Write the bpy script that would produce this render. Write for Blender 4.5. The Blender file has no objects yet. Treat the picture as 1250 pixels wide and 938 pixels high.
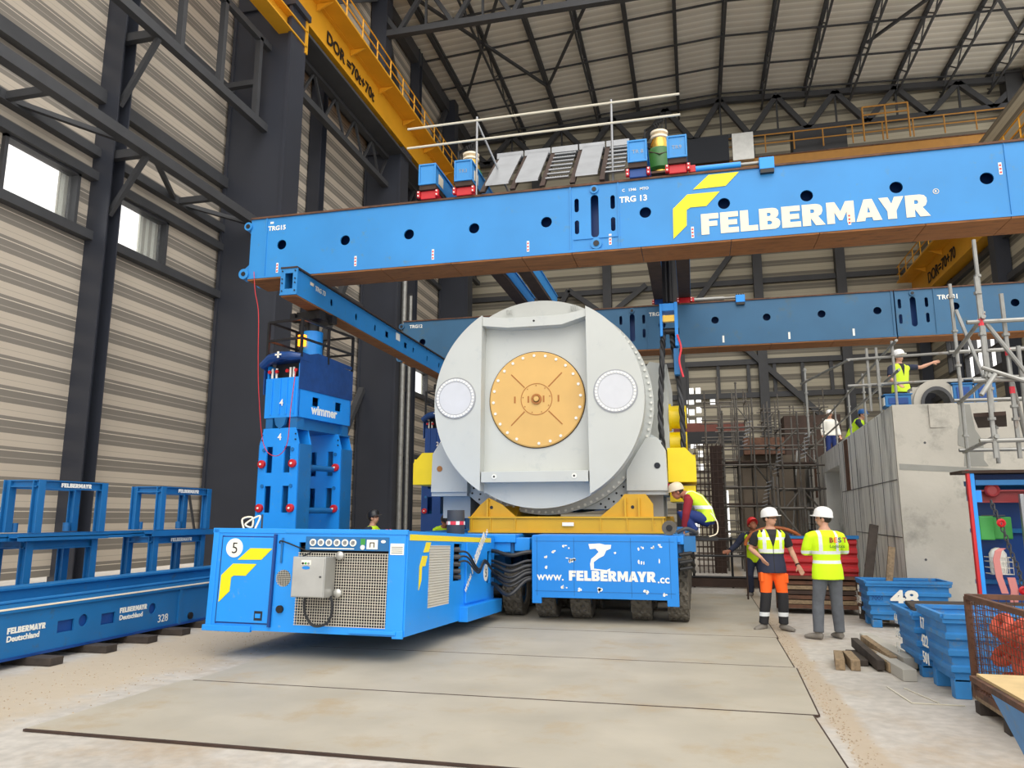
import bpy, bmesh, math, random
from mathutils import Vector, Matrix, Euler
random.seed(7)
C = bpy.context.scene.collection
R = math.radians
# ---------------------------------------------------------------- camera, sky, exposure
cam = bpy.data.cameras.new('camera'); camo = bpy.data.objects.new('camera', cam); C.objects.link(camo)
camo.location = (0, 0, 1.7)
camo.rotation_euler = (R(100), 0, R(13.6))
cam.sensor_fit = 'HORIZONTAL'; cam.sensor_width = 36.0; cam.lens = 914.0/1250*36.0
cam.clip_start = 0.05; cam.clip_end = 400
bpy.context.scene.camera = camo
sc = bpy.context.scene
sc.view_settings.view_transform = 'Standard'; sc.view_settings.look = 'None'
sc.view_settings.gamma = 1.0; sc.view_settings.use_curve_mapping = False
sc.view_settings.exposure = 0.25
w = bpy.data.worlds.new('sky'); sc.world = w; w.use_nodes = True
wn = w.node_tree; wn.nodes.clear()
wo = wn.nodes.new('ShaderNodeOutputWorld'); wb = wn.nodes.new('ShaderNodeBackground')
wb.inputs[0].default_value = (1.0, 0.985, 0.96, 1); wb.inputs[1].default_value = 1.45
wn.links.new(wb.outputs[0], wo.inputs[0])
def lamp(name, kind, loc, rot, energy, color=(1, 1, 1), **kw):
    l = bpy.data.lights.new(name, kind); l.energy = energy; l.color = color
    for k, v in kw.items(): setattr(l, k, v)
    o = bpy.data.objects.new(name, l); C.objects.link(o); o.location = loc; o.rotation_euler = rot
    return o
# hazy sun through the open hall front, from behind the camera
lamp('sun', 'SUN', (10, -30, 40), Euler((R(42), 0, R(16))), 1.3, (1.0, 0.95, 0.88), angle=R(50))

# ---------------------------------------------------------------- materials
def srgb(r, g, b):
    f = lambda c: ((c/255)/12.92 if c/255 <= 0.04045 else (((c/255)+0.055)/1.055)**2.4)
    return (f(r), f(g), f(b), 1)
def new_mat(name):
    m = bpy.data.materials.new(name); m.use_nodes = True
    return m, m.node_tree, m.node_tree.nodes['Principled BSDF']
def mat(name, col, rough=0.5, metal=0.0, var=0.0, vscale=3.0, dirt=None, damt=0.5, dscale=4.0, bump=0.0, bscale=40, emit=None, estr=0, stretch=(1, 1, 1)):
    m, nt, p = new_mat(name); N = nt.nodes; L = nt.links
    p.inputs['Roughness'].default_value = rough; p.inputs['Metallic'].default_value = metal
    c = srgb(*col); p.inputs['Base Color'].default_value = c
    tc = N.new('ShaderNodeTexCoord'); mp = N.new('ShaderNodeMapping'); L.new(tc.outputs['Object'], mp.inputs[0])
    mp.inputs['Scale'].default_value = stretch
    cur = None
    if var:
        n = N.new('ShaderNodeTexNoise'); n.inputs['Scale'].default_value = vscale; n.inputs['Detail'].default_value = 5
        L.new(mp.outputs[0], n.inputs['Vector'])
        mr = N.new('ShaderNodeMapRange'); mr.inputs[1].default_value = 0.3; mr.inputs[2].default_value = 0.7
        mr.inputs[3].default_value = 1-var; mr.inputs[4].default_value = 1+var; L.new(n.outputs[0], mr.inputs[0])
        hs = N.new('ShaderNodeHueSaturation'); hs.inputs['Color'].default_value = c; L.new(mr.outputs[0], hs.inputs['Value'])
        cur = hs.outputs[0]
    if dirt:
        n2 = N.new('ShaderNodeTexNoise'); n2.inputs['Scale'].default_value = dscale; n2.inputs['Detail'].default_value = 8; n2.inputs['Roughness'].default_value = 0.7
        L.new(mp.outputs[0], n2.inputs['Vector'])
        r = N.new('ShaderNodeMapRange'); r.inputs[1].default_value = 0.65-damt*0.25; r.inputs[2].default_value = 0.8-damt*0.2; L.new(n2.outputs[0], r.inputs[0])
        mx = N.new('ShaderNodeMix'); mx.data_type = 'RGBA'; L.new(r.outputs[0], mx.inputs[0])
        if cur: L.new(cur, mx.inputs[6])
        else: mx.inputs[6].default_value = c
        mx.inputs[7].default_value = srgb(*dirt); cur = mx.outputs[2]
    if cur: L.new(cur, p.inputs['Base Color'])
    if bump:
        n3 = N.new('ShaderNodeTexNoise'); n3.inputs['Scale'].default_value = bscale; n3.inputs['Detail'].default_value = 4
        L.new(mp.outputs[0], n3.inputs['Vector'])
        b = N.new('ShaderNodeBump'); b.inputs['Strength'].default_value = bump; b.inputs['Distance'].default_value = 0.01
        L.new(n3.outputs[0], b.inputs['Height']); L.new(b.outputs[0], p.inputs['Normal'])
    if emit:
        p.inputs['Emission Color'].default_value = srgb(*emit); p.inputs['Emission Strength'].default_value = estr
    return m
def banded(name, axis, period, stops, rough=0.6, bump=0.3, var=0.05):
    """panel profile, its shading painted in as colour stops repeating along one object axis"""
    m, nt, p = new_mat(name); N = nt.nodes; L = nt.links
    p.inputs['Roughness'].default_value = rough
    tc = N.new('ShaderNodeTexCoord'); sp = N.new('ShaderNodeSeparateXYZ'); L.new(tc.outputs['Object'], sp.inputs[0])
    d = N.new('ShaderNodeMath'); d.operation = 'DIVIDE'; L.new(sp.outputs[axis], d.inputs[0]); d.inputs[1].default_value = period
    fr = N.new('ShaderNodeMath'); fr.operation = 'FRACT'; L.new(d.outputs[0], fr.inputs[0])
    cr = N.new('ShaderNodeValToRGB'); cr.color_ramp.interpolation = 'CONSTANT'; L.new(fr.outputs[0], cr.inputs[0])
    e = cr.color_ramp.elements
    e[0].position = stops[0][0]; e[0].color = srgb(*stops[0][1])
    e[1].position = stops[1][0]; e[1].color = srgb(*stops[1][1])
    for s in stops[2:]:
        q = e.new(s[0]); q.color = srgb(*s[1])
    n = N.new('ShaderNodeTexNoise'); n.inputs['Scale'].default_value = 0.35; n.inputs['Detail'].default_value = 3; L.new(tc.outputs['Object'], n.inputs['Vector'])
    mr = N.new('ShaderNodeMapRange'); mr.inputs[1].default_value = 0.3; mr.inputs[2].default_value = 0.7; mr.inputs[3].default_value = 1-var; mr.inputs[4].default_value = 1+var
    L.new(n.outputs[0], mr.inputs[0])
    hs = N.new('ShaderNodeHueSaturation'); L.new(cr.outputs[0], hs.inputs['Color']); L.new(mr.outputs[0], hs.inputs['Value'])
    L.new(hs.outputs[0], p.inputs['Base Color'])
    sn = N.new('ShaderNodeMath'); sn.operation = 'PINGPONG'; L.new(fr.outputs[0], sn.inputs[0]); sn.inputs[1].default_value = 0.5
    b = N.new('ShaderNodeBump'); b.inputs['Strength'].default_value = bump; b.inputs['Distance'].default_value = 0.04
    L.new(sn.outputs[0], b.inputs['Height']); L.new(b.outputs[0], p.inputs['Normal'])
    return m
M = {}
M['blue'] = mat('bright_blue_paint', (32, 148, 240), 0.38, var=0.06, vscale=1.2, dirt=(120, 160, 185), damt=0.12, dscale=9)
M['girder_blue'] = mat('girder_blue_paint', (46, 136, 204), 0.42, var=0.09, vscale=0.8, dirt=(80, 130, 160), damt=0.2, dscale=5)
M['mid_blue'] = mat('weathered_blue_paint', (26, 106, 166), 0.45, var=0.12, vscale=1.5, dirt=(60, 95, 125), damt=0.3, dscale=6)
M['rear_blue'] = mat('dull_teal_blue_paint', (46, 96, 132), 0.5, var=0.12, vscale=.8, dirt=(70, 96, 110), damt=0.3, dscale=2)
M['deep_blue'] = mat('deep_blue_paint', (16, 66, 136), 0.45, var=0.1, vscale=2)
M['crate_blue'] = mat('crate_blue_paint', (50, 130, 196), 0.5, var=0.12, vscale=5, dirt=(120, 130, 130), damt=0.35, dscale=9)
M['panel_blue'] = mat('chipped_blue_paint', (22, 132, 220), 0.42, var=0.05, vscale=2)
M['tarp'] = mat('blue_tarpaulin', (26, 66, 126), 0.3, var=0.15, vscale=6, bump=0.4, bscale=8)
M['steel_dark'] = mat('dark_grey_steel', (66, 67, 70), 0.55, var=0.1, vscale=1.5)
M['col_dark'] = mat('column_grey_paint', (54, 57, 66), 0.4, var=0.08, vscale=0.6)
M['black'] = mat('black_rubber', (20, 20, 21), 0.6)
M['black_metal'] = mat('black_metal', (24, 24, 27), 0.45, var=0.1)
M['rubber'] = mat('dusty_tyre_rubber', (96, 91, 82), 0.8, var=0.2, vscale=14, dirt=(140, 130, 112), damt=0.3, dscale=6)
M['hose'] = mat('rubber_hose', (38, 40, 44), 0.45)
M['rust'] = mat('rusty_steel', (98, 66, 48), 0.75, var=0.25, vscale=7, dirt=(58, 42, 34), damt=0.6, dscale=5)
M['rustdark'] = mat('dark_rusty_steel', (62, 46, 38), 0.8, var=0.25, vscale=5)
M['wood_rust'] = mat('wood_packing_under_girder', (148, 96, 52), 0.8, var=0.35, vscale=3, dirt=(84, 54, 34), damt=0.6, dscale=3, stretch=(0.5, 3, 6))
M['wood'] = mat('weathered_timber', (138, 118, 92), 0.8, var=0.3, vscale=8, stretch=(3, 3, 3))
M['wood_dark'] = mat('dark_timber', (62, 54, 48), 0.85, var=0.3, vscale=8)
M['wood_light'] = mat('new_pine_board', (205, 178, 128), 0.7, var=0.12, vscale=6)
M['yellow_crane'] = mat('crane_yellow_paint', (224, 162, 34), 0.5, var=0.06, vscale=1)
M['crane_dull'] = mat('dull_ochre_paint', (168, 118, 44), 0.6, var=0.08)
M['yellow_frame'] = mat('ochre_yellow_paint', (204, 156, 26), 0.45, var=0.07, vscale=2, dirt=(120, 86, 30), damt=0.12)
M['yellow'] = mat('bright_yellow_paint', (238, 208, 8), 0.4, var=0.05)
M['logo_yellow'] = mat('yellow_lettering_film', (246, 222, 12), 0.45)
M['white'] = mat('white_lettering_paint', (240, 238, 228), 0.5)
M['cream'] = mat('cream_lettering_paint', (240, 226, 200), 0.5, var=0.05, vscale=4)
M['red'] = mat('red_paint', (196, 26, 36), 0.4, var=0.08)
M['redlead'] = mat('red_corrugated_paint', (176, 36, 42), 0.5, var=0.12, dirt=(120, 60, 55), damt=0.25)
M['orange_lamp'] = mat('orange_beacon', (255, 130, 20), 0.3, emit=(255, 130, 20), estr=4)
M['green'] = mat('green_paint', (38, 98, 36), 0.4, var=0.1)
M['green_box'] = mat('green_box_paint', (60, 150, 66), 0.45, var=0.1)
M['brass'] = mat('brass', (200, 165, 80), 0.25, 0.9)
M['gen'] = mat('grey_white_primer', (192, 195, 191), 0.5, var=0.035, vscale=1.3, dirt=(176, 182, 182), damt=0.3, dscale=2.5)
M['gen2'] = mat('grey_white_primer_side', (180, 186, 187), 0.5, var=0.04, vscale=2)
M['gen_disc'] = mat('pale_cover_plate', (204, 206, 211), 0.5, var=0.03, vscale=5)
M['gold'] = mat('ochre_gold_primer', (214, 172, 100), 0.4, var=0.05, vscale=2)
M['gold_dark'] = mat('dark_gold_primer', (166, 104, 40), 0.45)
M['bolt'] = mat('zinc_bolt', (225, 225, 218), 0.4, 0.2)
M['zinc'] = mat('galvanised_tube', (150, 150, 146), 0.45, 0.55, var=0.15, vscale=6, dirt=(120, 100, 84), damt=0.3, dscale=5)
M['zinc_dark'] = mat('dull_galvanised_tube', (104, 100, 94), 0.6, 0.3, var=0.25, vscale=3, dirt=(84, 62, 48), damt=0.4)
M['dull_red'] = mat('dull_dark_red_paint', (134, 38, 42), .5, var=.15)
M['rail_pale'] = mat('pale_rail_timber', (206, 200, 182), .6)
M['bead'] = mat('bright_bolt_caps', (250, 248, 236), .4)
M['beam_brown'] = mat('brown_red_oxide_beam', (112, 62, 52), .7, var=.15)
M['alu'] = mat('aluminium_planks', (150, 152, 155), 0.4, 0.6, var=0.1)
M['stainless'] = mat('stainless_sheet', (186, 186, 182), 0.35, 0.6, var=0.08, vscale=4)
M['grille'] = mat('grey_wire_grille', (222, 217, 203), 0.5, 0.2)
M['cab_dark'] = mat('dark_cabinet_interior', (30, 34, 42), 0.7)
M['conc'] = mat('cast_concrete', (176, 172, 162), 0.85, var=0.1, vscale=1.2, dirt=(140, 138, 130), damt=0.5, dscale=1.6, bump=0.3, bscale=14)
M['conc2'] = mat('formwork_concrete', (220, 220, 215), 0.85, var=0.14, vscale=2.2, dirt=(118, 118, 116), damt=0.5, dscale=1.3, stretch=(1, 3, 0.4))
M['conc_patch'] = mat('grey_repair_mortar', (140, 140, 134), 0.85, var=0.06)
M['glass'] = mat('frosted_glass', (240, 245, 250), 0.2)
M['skin'] = mat('skin', (198, 148, 122), 0.5)
M['skin2'] = mat('tanned_skin', (172, 112, 86), 0.5)
M['hair'] = mat('dark_hair', (40, 32, 28), 0.7)
M['helmet'] = mat('white_helmet_plastic', (238, 238, 236), 0.3)
M['helmet_red'] = mat('red_helmet_plastic', (205, 30, 32), 0.3)
M['helmet_blue'] = mat('blue_helmet_plastic', (40, 100, 170), 0.3)
M['helmet_dark'] = mat('dark_helmet_plastic', (28, 30, 36), 0.35)
M['hivis'] = mat('hi_vis_yellow_cloth', (214, 250, 20), 0.7)
M['reflect'] = mat('silver_reflective_tape', (222, 226, 228), 0.4)
M['navy'] = mat('navy_cloth', (38, 44, 66), 0.85)
M['black_cloth'] = mat('black_cloth', (32, 32, 35), 0.9)
M['grey_cloth'] = mat('grey_denim', (92, 96, 102), 0.9, var=0.12, vscale=12)
M['orange'] = mat('hi_vis_orange_cloth', (255, 104, 24), 0.7)
M['maroon'] = mat('dark_red_cloth', (140, 30, 44), 0.85)
M['royal'] = mat('royal_blue_cloth', (30, 50, 110), 0.85)
M['shoe'] = mat('grey_suede_shoes', (126, 120, 112), 0.85, var=0.1)
M['pink'] = mat('faded_pink_webbing', (200, 128, 124), 0.8)
M['redsling'] = mat('red_round_sling', (206, 86, 66), 0.8, var=0.15, vscale=8)
M['tape_red'] = mat('red_white_tape', (225, 60, 75), 0.6)
M['plate'] = mat('steel_road_plate', (170, 163, 148), 0.6, 0.0, var=0.12, vscale=1.1, dirt=(166, 150, 124), damt=0.5, dscale=1.3, bump=0.15, bscale=30)
for i, sp_ in enumerate(((2, 6, 1),)): pass

# ---------------------------------------------------------------- mesh builder
class MB:
    def __init__(s): s.v = []; s.f = []
    def add(s, vs, fs, X=None):
        b = len(s.v)
        s.v += [tuple(X @ Vector(p)) if X else tuple(p) for p in vs]
        s.f += [tuple(i+b for i in f) for f in fs]
        return s
    def box(s, x0, x1, y0, y1, z0, z1, X=None):
        vs = [(x, y, z) for x in (x0, x1) for y in (y0, y1) for z in (z0, z1)]
        return s.add(vs, [(0, 1, 3, 2), (4, 6, 7, 5), (0, 4, 5, 1), (2, 3, 7, 6), (0, 2, 6, 4), (1, 5, 7, 3)], X)
    def tube(s, pts, r, n=8, cap=True, X=None):
        pts = [Vector(p) for p in pts]; rs = r if isinstance(r, (list, tuple)) else [r]*len(pts)
        vs = []; fs = []; up = None
        for i, p in enumerate(pts):
            t = (pts[min(i+1, len(pts)-1)]-pts[max(i-1, 0)])
            if t.length < 1e-9: t = Vector((0, 0, 1))
            t.normalize()
            if up is None: up = Vector((0, 0, 1)) if abs(t.z) < 0.9 else Vector((1, 0, 0))
            a = t.cross(up).normalized(); b = a.cross(t).normalized(); up = b
            for k in range(n):
                q = 2*math.pi*k/n
                vs.append(p+(a*math.cos(q)+b*math.sin(q))*rs[i])
        for i in range(len(pts)-1):
            for k in range(n):
                k2 = (k+1) % n
                fs.append((i*n+k, i*n+k2, (i+1)*n+k2, (i+1)*n+k))
        if cap:
            fs.append(tuple(range(n))[::-1]); fs.append(tuple((len(pts)-1)*n+k for k in range(n)))
        return s.add(vs, fs, X)
    def bar(s, a, b, w, h, up=(0, 0, 1)):
        """rectangular bar from a to b"""
        a = Vector(a); b = Vector(b); t = (b-a).normalized(); up = Vector(up)
        if abs(t.dot(up)) > 0.98: up = Vector((1, 0, 0))
        x = t.cross(up).normalized()*w/2; y = x.cross(t).normalized()*h/2
        vs = [p+i*x+j*y for p in (a, b) for i, j in ((-1, -1), (1, -1), (1, 1), (-1, 1))]
        return s.add(vs, [(0, 1, 2, 3)[::-1], (4, 5, 6, 7), (0, 1, 5, 4), (1, 2, 6, 5), (2, 3, 7, 6), (3, 0, 4, 7)])
    def ibeam(s, a, b, w, h, t=0.02, up=(0, 0, 1)):
        a = Vector(a); b = Vector(b); d = (b-a).normalized(); up = Vector(up)
        if abs(d.dot(up)) > 0.98: up = Vector((1, 0, 0))
        x = d.cross(up).normalized(); y = x.cross(d).normalized()
        s.bar(a+y*(h/2-t/2), b+y*(h/2-t/2), w, t, up); s.bar(a-y*(h/2-t/2), b-y*(h/2-t/2), w, t, up)
        s.bar(a, b, t, h-2*t, up); return s
    def lathe(s, prof, n=32, X=None):
        """prof: (r, z) pairs, about local z"""
        vs = []; fs = []
        for r, z in prof:
            for k in range(n):
                q = 2*math.pi*k/n; vs.append((r*math.cos(q), r*math.sin(q), z))
        for i in range(len(prof)-1):
            for k in range(n):
                k2 = (k+1) % n; fs.append((i*n+k, i*n+k2, (i+1)*n+k2, (i+1)*n+k))
        fs.append(tuple(range(n))[::-1]); fs.append(tuple((len(prof)-1)*n+k for k in range(n)))
        return s.add(vs, fs, X)
    def prism(s, poly, axis, a, b, X=None):
        """poly 2d outline, extruded along axis from a to b; 'y': (x,z)  'x': (y,z)  'z': (x,y)"""
        def P(u, v, w): return {'y': (u, w, v), 'x': (w, u, v), 'z': (u, v, w)}[axis]
        n = len(poly); vs = [P(u, v, a) for u, v in poly]+[P(u, v, b) for u, v in poly]
        fs = [tuple(range(n)), tuple(range(2*n-1, n-1, -1))]
        fs += [(i, i+n, (i+1) % n+n, (i+1) % n) for i in range(n)]
        return s.add(vs, fs, X)
    def mesh(s, me, X=None):
        return s.add([tuple(v.co) for v in me.vertices], [tuple(p.vertices) for p in me.polygons], X)
    def build(s, name, m, parent=None, bevel=0, smooth=False):
        me = bpy.data.meshes.new(name); me.from_pydata([tuple(v) for v in s.v], [], s.f); me.update()
        bm = bmesh.new(); bm.from_mesh(me); bmesh.ops.recalc_face_normals(bm, faces=bm.faces); bm.to_mesh(me); bm.free()
        o = bpy.data.objects.new(name, me); C.objects.link(o)
        if m: me.materials.append(m if not isinstance(m, str) else M[m])
        if smooth:
            me.polygons.foreach_set('use_smooth', [True]*len(me.polygons))
            e = o.modifiers.new('es', 'EDGE_SPLIT'); e.split_angle = R(35)
        if bevel:
            b = o.modifiers.new('bv', 'BEVEL'); b.width = bevel; b.segments = 2; b.limit_method = 'ANGLE'; b.angle_limit = R(40)
        if parent:
            o.parent = parent
            if parent.parent is None: o.matrix_parent_inverse = parent.matrix_basis.inverted()
        return o
def thing(name, label, cat, loc=(0, 0, 0), rotz=0, group=None, kind=None, rot=None):
    o = bpy.data.objects.new(name, None); C.objects.link(o); o.empty_display_size = 0.1
    o.location = loc; o.rotation_euler = rot if rot else (0, 0, rotz)
    return tag(o, label, cat, group, kind)
def tag(o, label=None, cat=None, group=None, kind=None):
    if label: o['label'] = label
    if cat: o['category'] = cat
    if group: o['group'] = group
    if kind: o['kind'] = kind
    return o
def struct(o): o['kind'] = 'structure'; return o
def dup(root, loc, rotz, label, group=None):
    r = root.copy(); C.objects.link(r); r.location = loc; r.rotation_euler = (0, 0, rotz); r['label'] = label
    if group: r['group'] = group
    for ch in list(root.children):
        c = ch.copy(); C.objects.link(c); c.parent = r
        for g in list(ch.children):
            d = g.copy(); C.objects.link(d); d.parent = c
    return r
def circ(cx, cy, r, n=24): return [(cx+r*math.cos(2*math.pi*k/n), cy+r*math.sin(2*math.pi*k/n)) for k in range(n)]
def rect(x0, x1, y0, y1): return [(x0, y0), (x1, y0), (x1, y1), (x0, y1)]
def slot(cx, cy, w, h, n=6):
    r = w/2; p = []
    for k in range(n+1): a = math.pi*k/n; p.append((cx+r*math.cos(a), cy+h/2-r+r*math.sin(a)))
    for k in range(n+1): a = math.pi+math.pi*k/n; p.append((cx+r*math.cos(a), cy-h/2+r+r*math.sin(a)))
    return p
def flat(loops, th):
    """outline + holes filled and extruded: mesh in xy, thickness th centred"""
    cu = bpy.data.curves.new('tmp', 'CURVE'); cu.dimensions = '2D'; cu.fill_mode = 'BOTH'; cu.extrude = th/2
    for lp in loops:
        s = cu.splines.new('POLY'); s.points.add(len(lp)-1)
        for i, (x, y) in enumerate(lp): s.points[i].co = (x, y, 0, 1)
        s.use_cyclic_u = True
    o = bpy.data.objects.new('tmp', cu); me = bpy.data.meshes.new_from_object(o)
    bpy.data.objects.remove(o); bpy.data.curves.remove(cu); return me
def text_me(s, size, bold=0.0, align='LEFT', th=0.004, shear=0, space=1.0):
    cu = bpy.data.curves.new('tmp', 'FONT'); cu.body = s; cu.size = size; cu.offset = bold*size; cu.align_x = align
    cu.extrude = th/2; cu.shear = shear; cu.space_character = space; cu.resolution_u = 3
    o = bpy.data.objects.new('tmp', cu); me = bpy.data.meshes.new_from_object(o)
    bpy.data.objects.remove(o); bpy.data.curves.remove(cu); return me
def frame(o, xd, yd):
    xd = Vector(xd).normalized(); yd = Vector(yd); yd = (yd-xd*yd.dot(xd)).normalized(); zd = xd.cross(yd)
    m = Matrix((xd, yd, zd)).transposed().to_4x4(); m.translation = Vector(o); return m
FRONT = ((1, 0, 0), (0, 0, 1))       # faces -Y
SIDE = ((0, 1, 0), (0, 0, 1))        # faces +X
def decal(name, me, o, dirs, m, parent): return MB().mesh(me, frame(o, *dirs)).build(name, m, parent)
def text(s, size, o, dirs, m, parent, bold=0.0, align='LEFT', name='lettering', sx=1.0, **k):
    me = text_me(s, size, bold, align, **k); X = frame(o, *dirs) @ Matrix.Diagonal((sx, 1, 1, 1))
    return MB().mesh(me, X).build(name, m, parent)
# heavy block capitals
G = {
 'F': (.74, [[(0, 0), (0, 1), (.74, 1), (.74, .74), (.33, .74), (.33, .63), (.68, .63), (.68, .39), (.33, .39), (.33, 0)]]),
 'E': (.76, [[(0, 0), (0, 1), (.75, 1), (.75, .75), (.33, .75), (.33, .62), (.70, .62), (.70, .38), (.33, .38), (.33, .25), (.76, .25), (.76, 0)]]),
 'L': (.72, [[(0, 0), (0, 1), (.34, 1), (.34, .26), (.72, .26), (.72, 0)]]),
 'B': (.84, [[(0, 0), (0, 1), (.56, 1), (.70, .96), (.78, .86), (.79, .70), (.74, .58), (.66, .53), (.78, .46), (.84, .34), (.83, .18), (.76, .06), (.62, 0)],
             [(.32, .78), (.32, .62), (.42, .62), (.47, .66), (.47, .74), (.42, .78)], [(.32, .40), (.32, .22), (.44, .22), (.51, .27), (.51, .35), (.44, .40)]]),
 'R': (.90, [[(0, 0), (0, 1), (.56, 1), (.72, .95), (.80, .84), (.81, .66), (.75, .50), (.63, .42), (.90, 0), (.52, 0), (.33, .36), (.33, 0)],
             [(.33, .76), (.33, .58), (.43, .58), (.48, .62), (.48, .72), (.43, .76)]]),
 'M': (1.08, [[(0, 0), (0, 1), (.33, 1), (.54, .55), (.75, 1), (1.08, 1), (1.08, 0), (.78, 0), (.78, .52), (.60, .14), (.48, .14), (.30, .52), (.30, 0)]]),
 'A': (1.0, [[(0, 0), (.34, 1), (.66, 1), (1.0, 0), (.66, 0), (.62, .16), (.38, .16), (.34, 0)], [(.50, .68), (.44, .38), (.56, .38)]]),
 'Y': (.96, [[(.31, 0), (.31, .36), (0, 1), (.36, 1), (.48, .68), (.60, 1), (.96, 1), (.65, .36), (.65, 0)]]),
}
KERN = {'AY': -.16, 'MA': -.02, 'YR': -.02}
def block_me(s, th=0.004, h=1.0, gap=.07):
    mb = MB(); x = 0
    for i, ch in enumerate(s):
        wd, loops = G[ch]
        me = flat([[((px+x)*h, py*h) for px, py in lp] for lp in loops], th); mb.mesh(me); bpy.data.meshes.remove(me)
        x += wd+gap+KERN.get(s[i:i+2], 0)
    return mb, (x-gap)*h
def block(s, width, h, o, dirs, m, parent, name='lettering', slant=0):
    mb, wd = block_me(s, h=h); k = width/wd
    X = frame(o, *dirs) @ Matrix(((k, slant, 0, 0), (0, 1, 0, 0), (0, 0, 1, 0), (0, 0, 0, 1)))
    mb.v = [tuple(X @ Vector(p)) for p in mb.v]
    return mb.build(name, m, parent)
LOGO1 = [(.36, .86), (.63, 1.1), (1.13, 1.1), (.90, .87)]
LOGO2 = [(0, 0), (.01, .54), (.26, .78), (.80, .78), (.57, .54), (.30, .54), (.24, .50), (.23, .22)]
def logo(o, dirs, sx, sz, m, parent, th=.006):
    mb = MB()
    for lp in (LOGO1, LOGO2):
        me = flat([[(x*sx, y*sz) for x, y in lp]], th); mb.mesh(me, frame(o, *dirs)); bpy.data.meshes.remove(me)
    return mb.build('logo', m, parent)
def rod(p, q, r, name, m, parent, n=8): return MB().tube([p, q], r, n).build(name, m, parent, smooth=True)
# ================================================================ the hall
BEIGE = [(0, (138, 131, 121)), (.17, (176, 167, 154)), (.20, (138, 131, 121)), (.42, (222, 211, 193)), (.45, (140, 133, 123)), (.57, (202, 190, 173)), (.755, (176, 166, 151)), (.775, (202, 190, 173))]  # light and dark bands paint in the shading of the panel profile
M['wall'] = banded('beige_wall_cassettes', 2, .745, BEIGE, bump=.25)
M['wall_back'] = banded('olive_grey_wall_cassettes', 2, .90, [(0, (128, 122, 108)), (.18, (158, 151, 134)), (.22, (122, 116, 103)), (.45, (188, 180, 158)), (.7, (176, 168, 148)), (.74, (190, 182, 160))], bump=.3)
M['roof'] = banded('trapezoidal_roof_deck', 1, .62, [(0, (222, 217, 205)), (.35, (250, 246, 236)), (.55, (240, 235, 222)), (.8, (228, 222, 208))], bump=.6)
M['translucent'] = banded('corrugated_translucent_sheet', 1, .28, [(0, (210, 212, 200)), (.5, (168, 168, 156))], bump=.5)
# concrete floor with sandy strips
fm, nt, p = new_mat('dusty_concrete_floor'); N = nt.nodes; L = nt.links
tc = N.new('ShaderNodeTexCoord')
n1 = N.new('ShaderNodeTexNoise'); n1.inputs['Scale'].default_value = .45; n1.inputs['Detail'].default_value = 8; n1.inputs['Roughness'].default_value = .6; L.new(tc.outputs['Object'], n1.inputs[0])
r1 = N.new('ShaderNodeValToRGB'); L.new(n1.outputs[0], r1.inputs[0])
r1.color_ramp.elements[0].position = .35; r1.color_ramp.elements[0].color = srgb(172, 166, 157)
r1.color_ramp.elements[1].position = .68; r1.color_ramp.elements[1].color = srgb(194, 189, 181)
n2 = N.new('ShaderNodeTexNoise'); n2.inputs['Scale'].default_value = 9; n2.inputs['Detail'].default_value = 8; L.new(tc.outputs['Object'], n2.inputs[0])
r2 = N.new('ShaderNodeMapRange'); r2.inputs[1].default_value = .35; r2.inputs[2].default_value = .65; r2.inputs[3].default_value = .88; r2.inputs[4].default_value = 1.08; L.new(n2.outputs[0], r2.inputs[0])
h1 = N.new('ShaderNodeHueSaturation'); L.new(r1.outputs[0], h1.inputs['Color']); L.new(r2.outputs[0], h1.inputs['Value'])
n3 = N.new('ShaderNodeTexNoise'); n3.inputs['Scale'].default_value = .55; n3.inputs['Detail'].default_value = 9; n3.inputs['Roughness'].default_value = .75
mp = N.new('ShaderNodeMapping'); mp.inputs['Location'].default_value = (3, 7, 0); L.new(tc.outputs['Object'], mp.inputs[0]); L.new(mp.outputs[0], n3.inputs[0])
r3 = N.new('ShaderNodeMapRange'); r3.inputs[1].default_value = .5; r3.inputs[2].default_value = .72; r3.inputs[4].default_value = .8; L.new(n3.outputs[0], r3.inputs[0])
mx = N.new('ShaderNodeMix'); mx.data_type = 'RGBA'; L.new(r3.outputs[0], mx.inputs[0]); L.new(h1.outputs[0], mx.inputs[6]); mx.inputs[7].default_value = srgb(164, 142, 112)
sx = N.new('ShaderNodeSeparateXYZ'); L.new(tc.outputs['Object'], sx.inputs[0])
last = mx.outputs[2]
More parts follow.
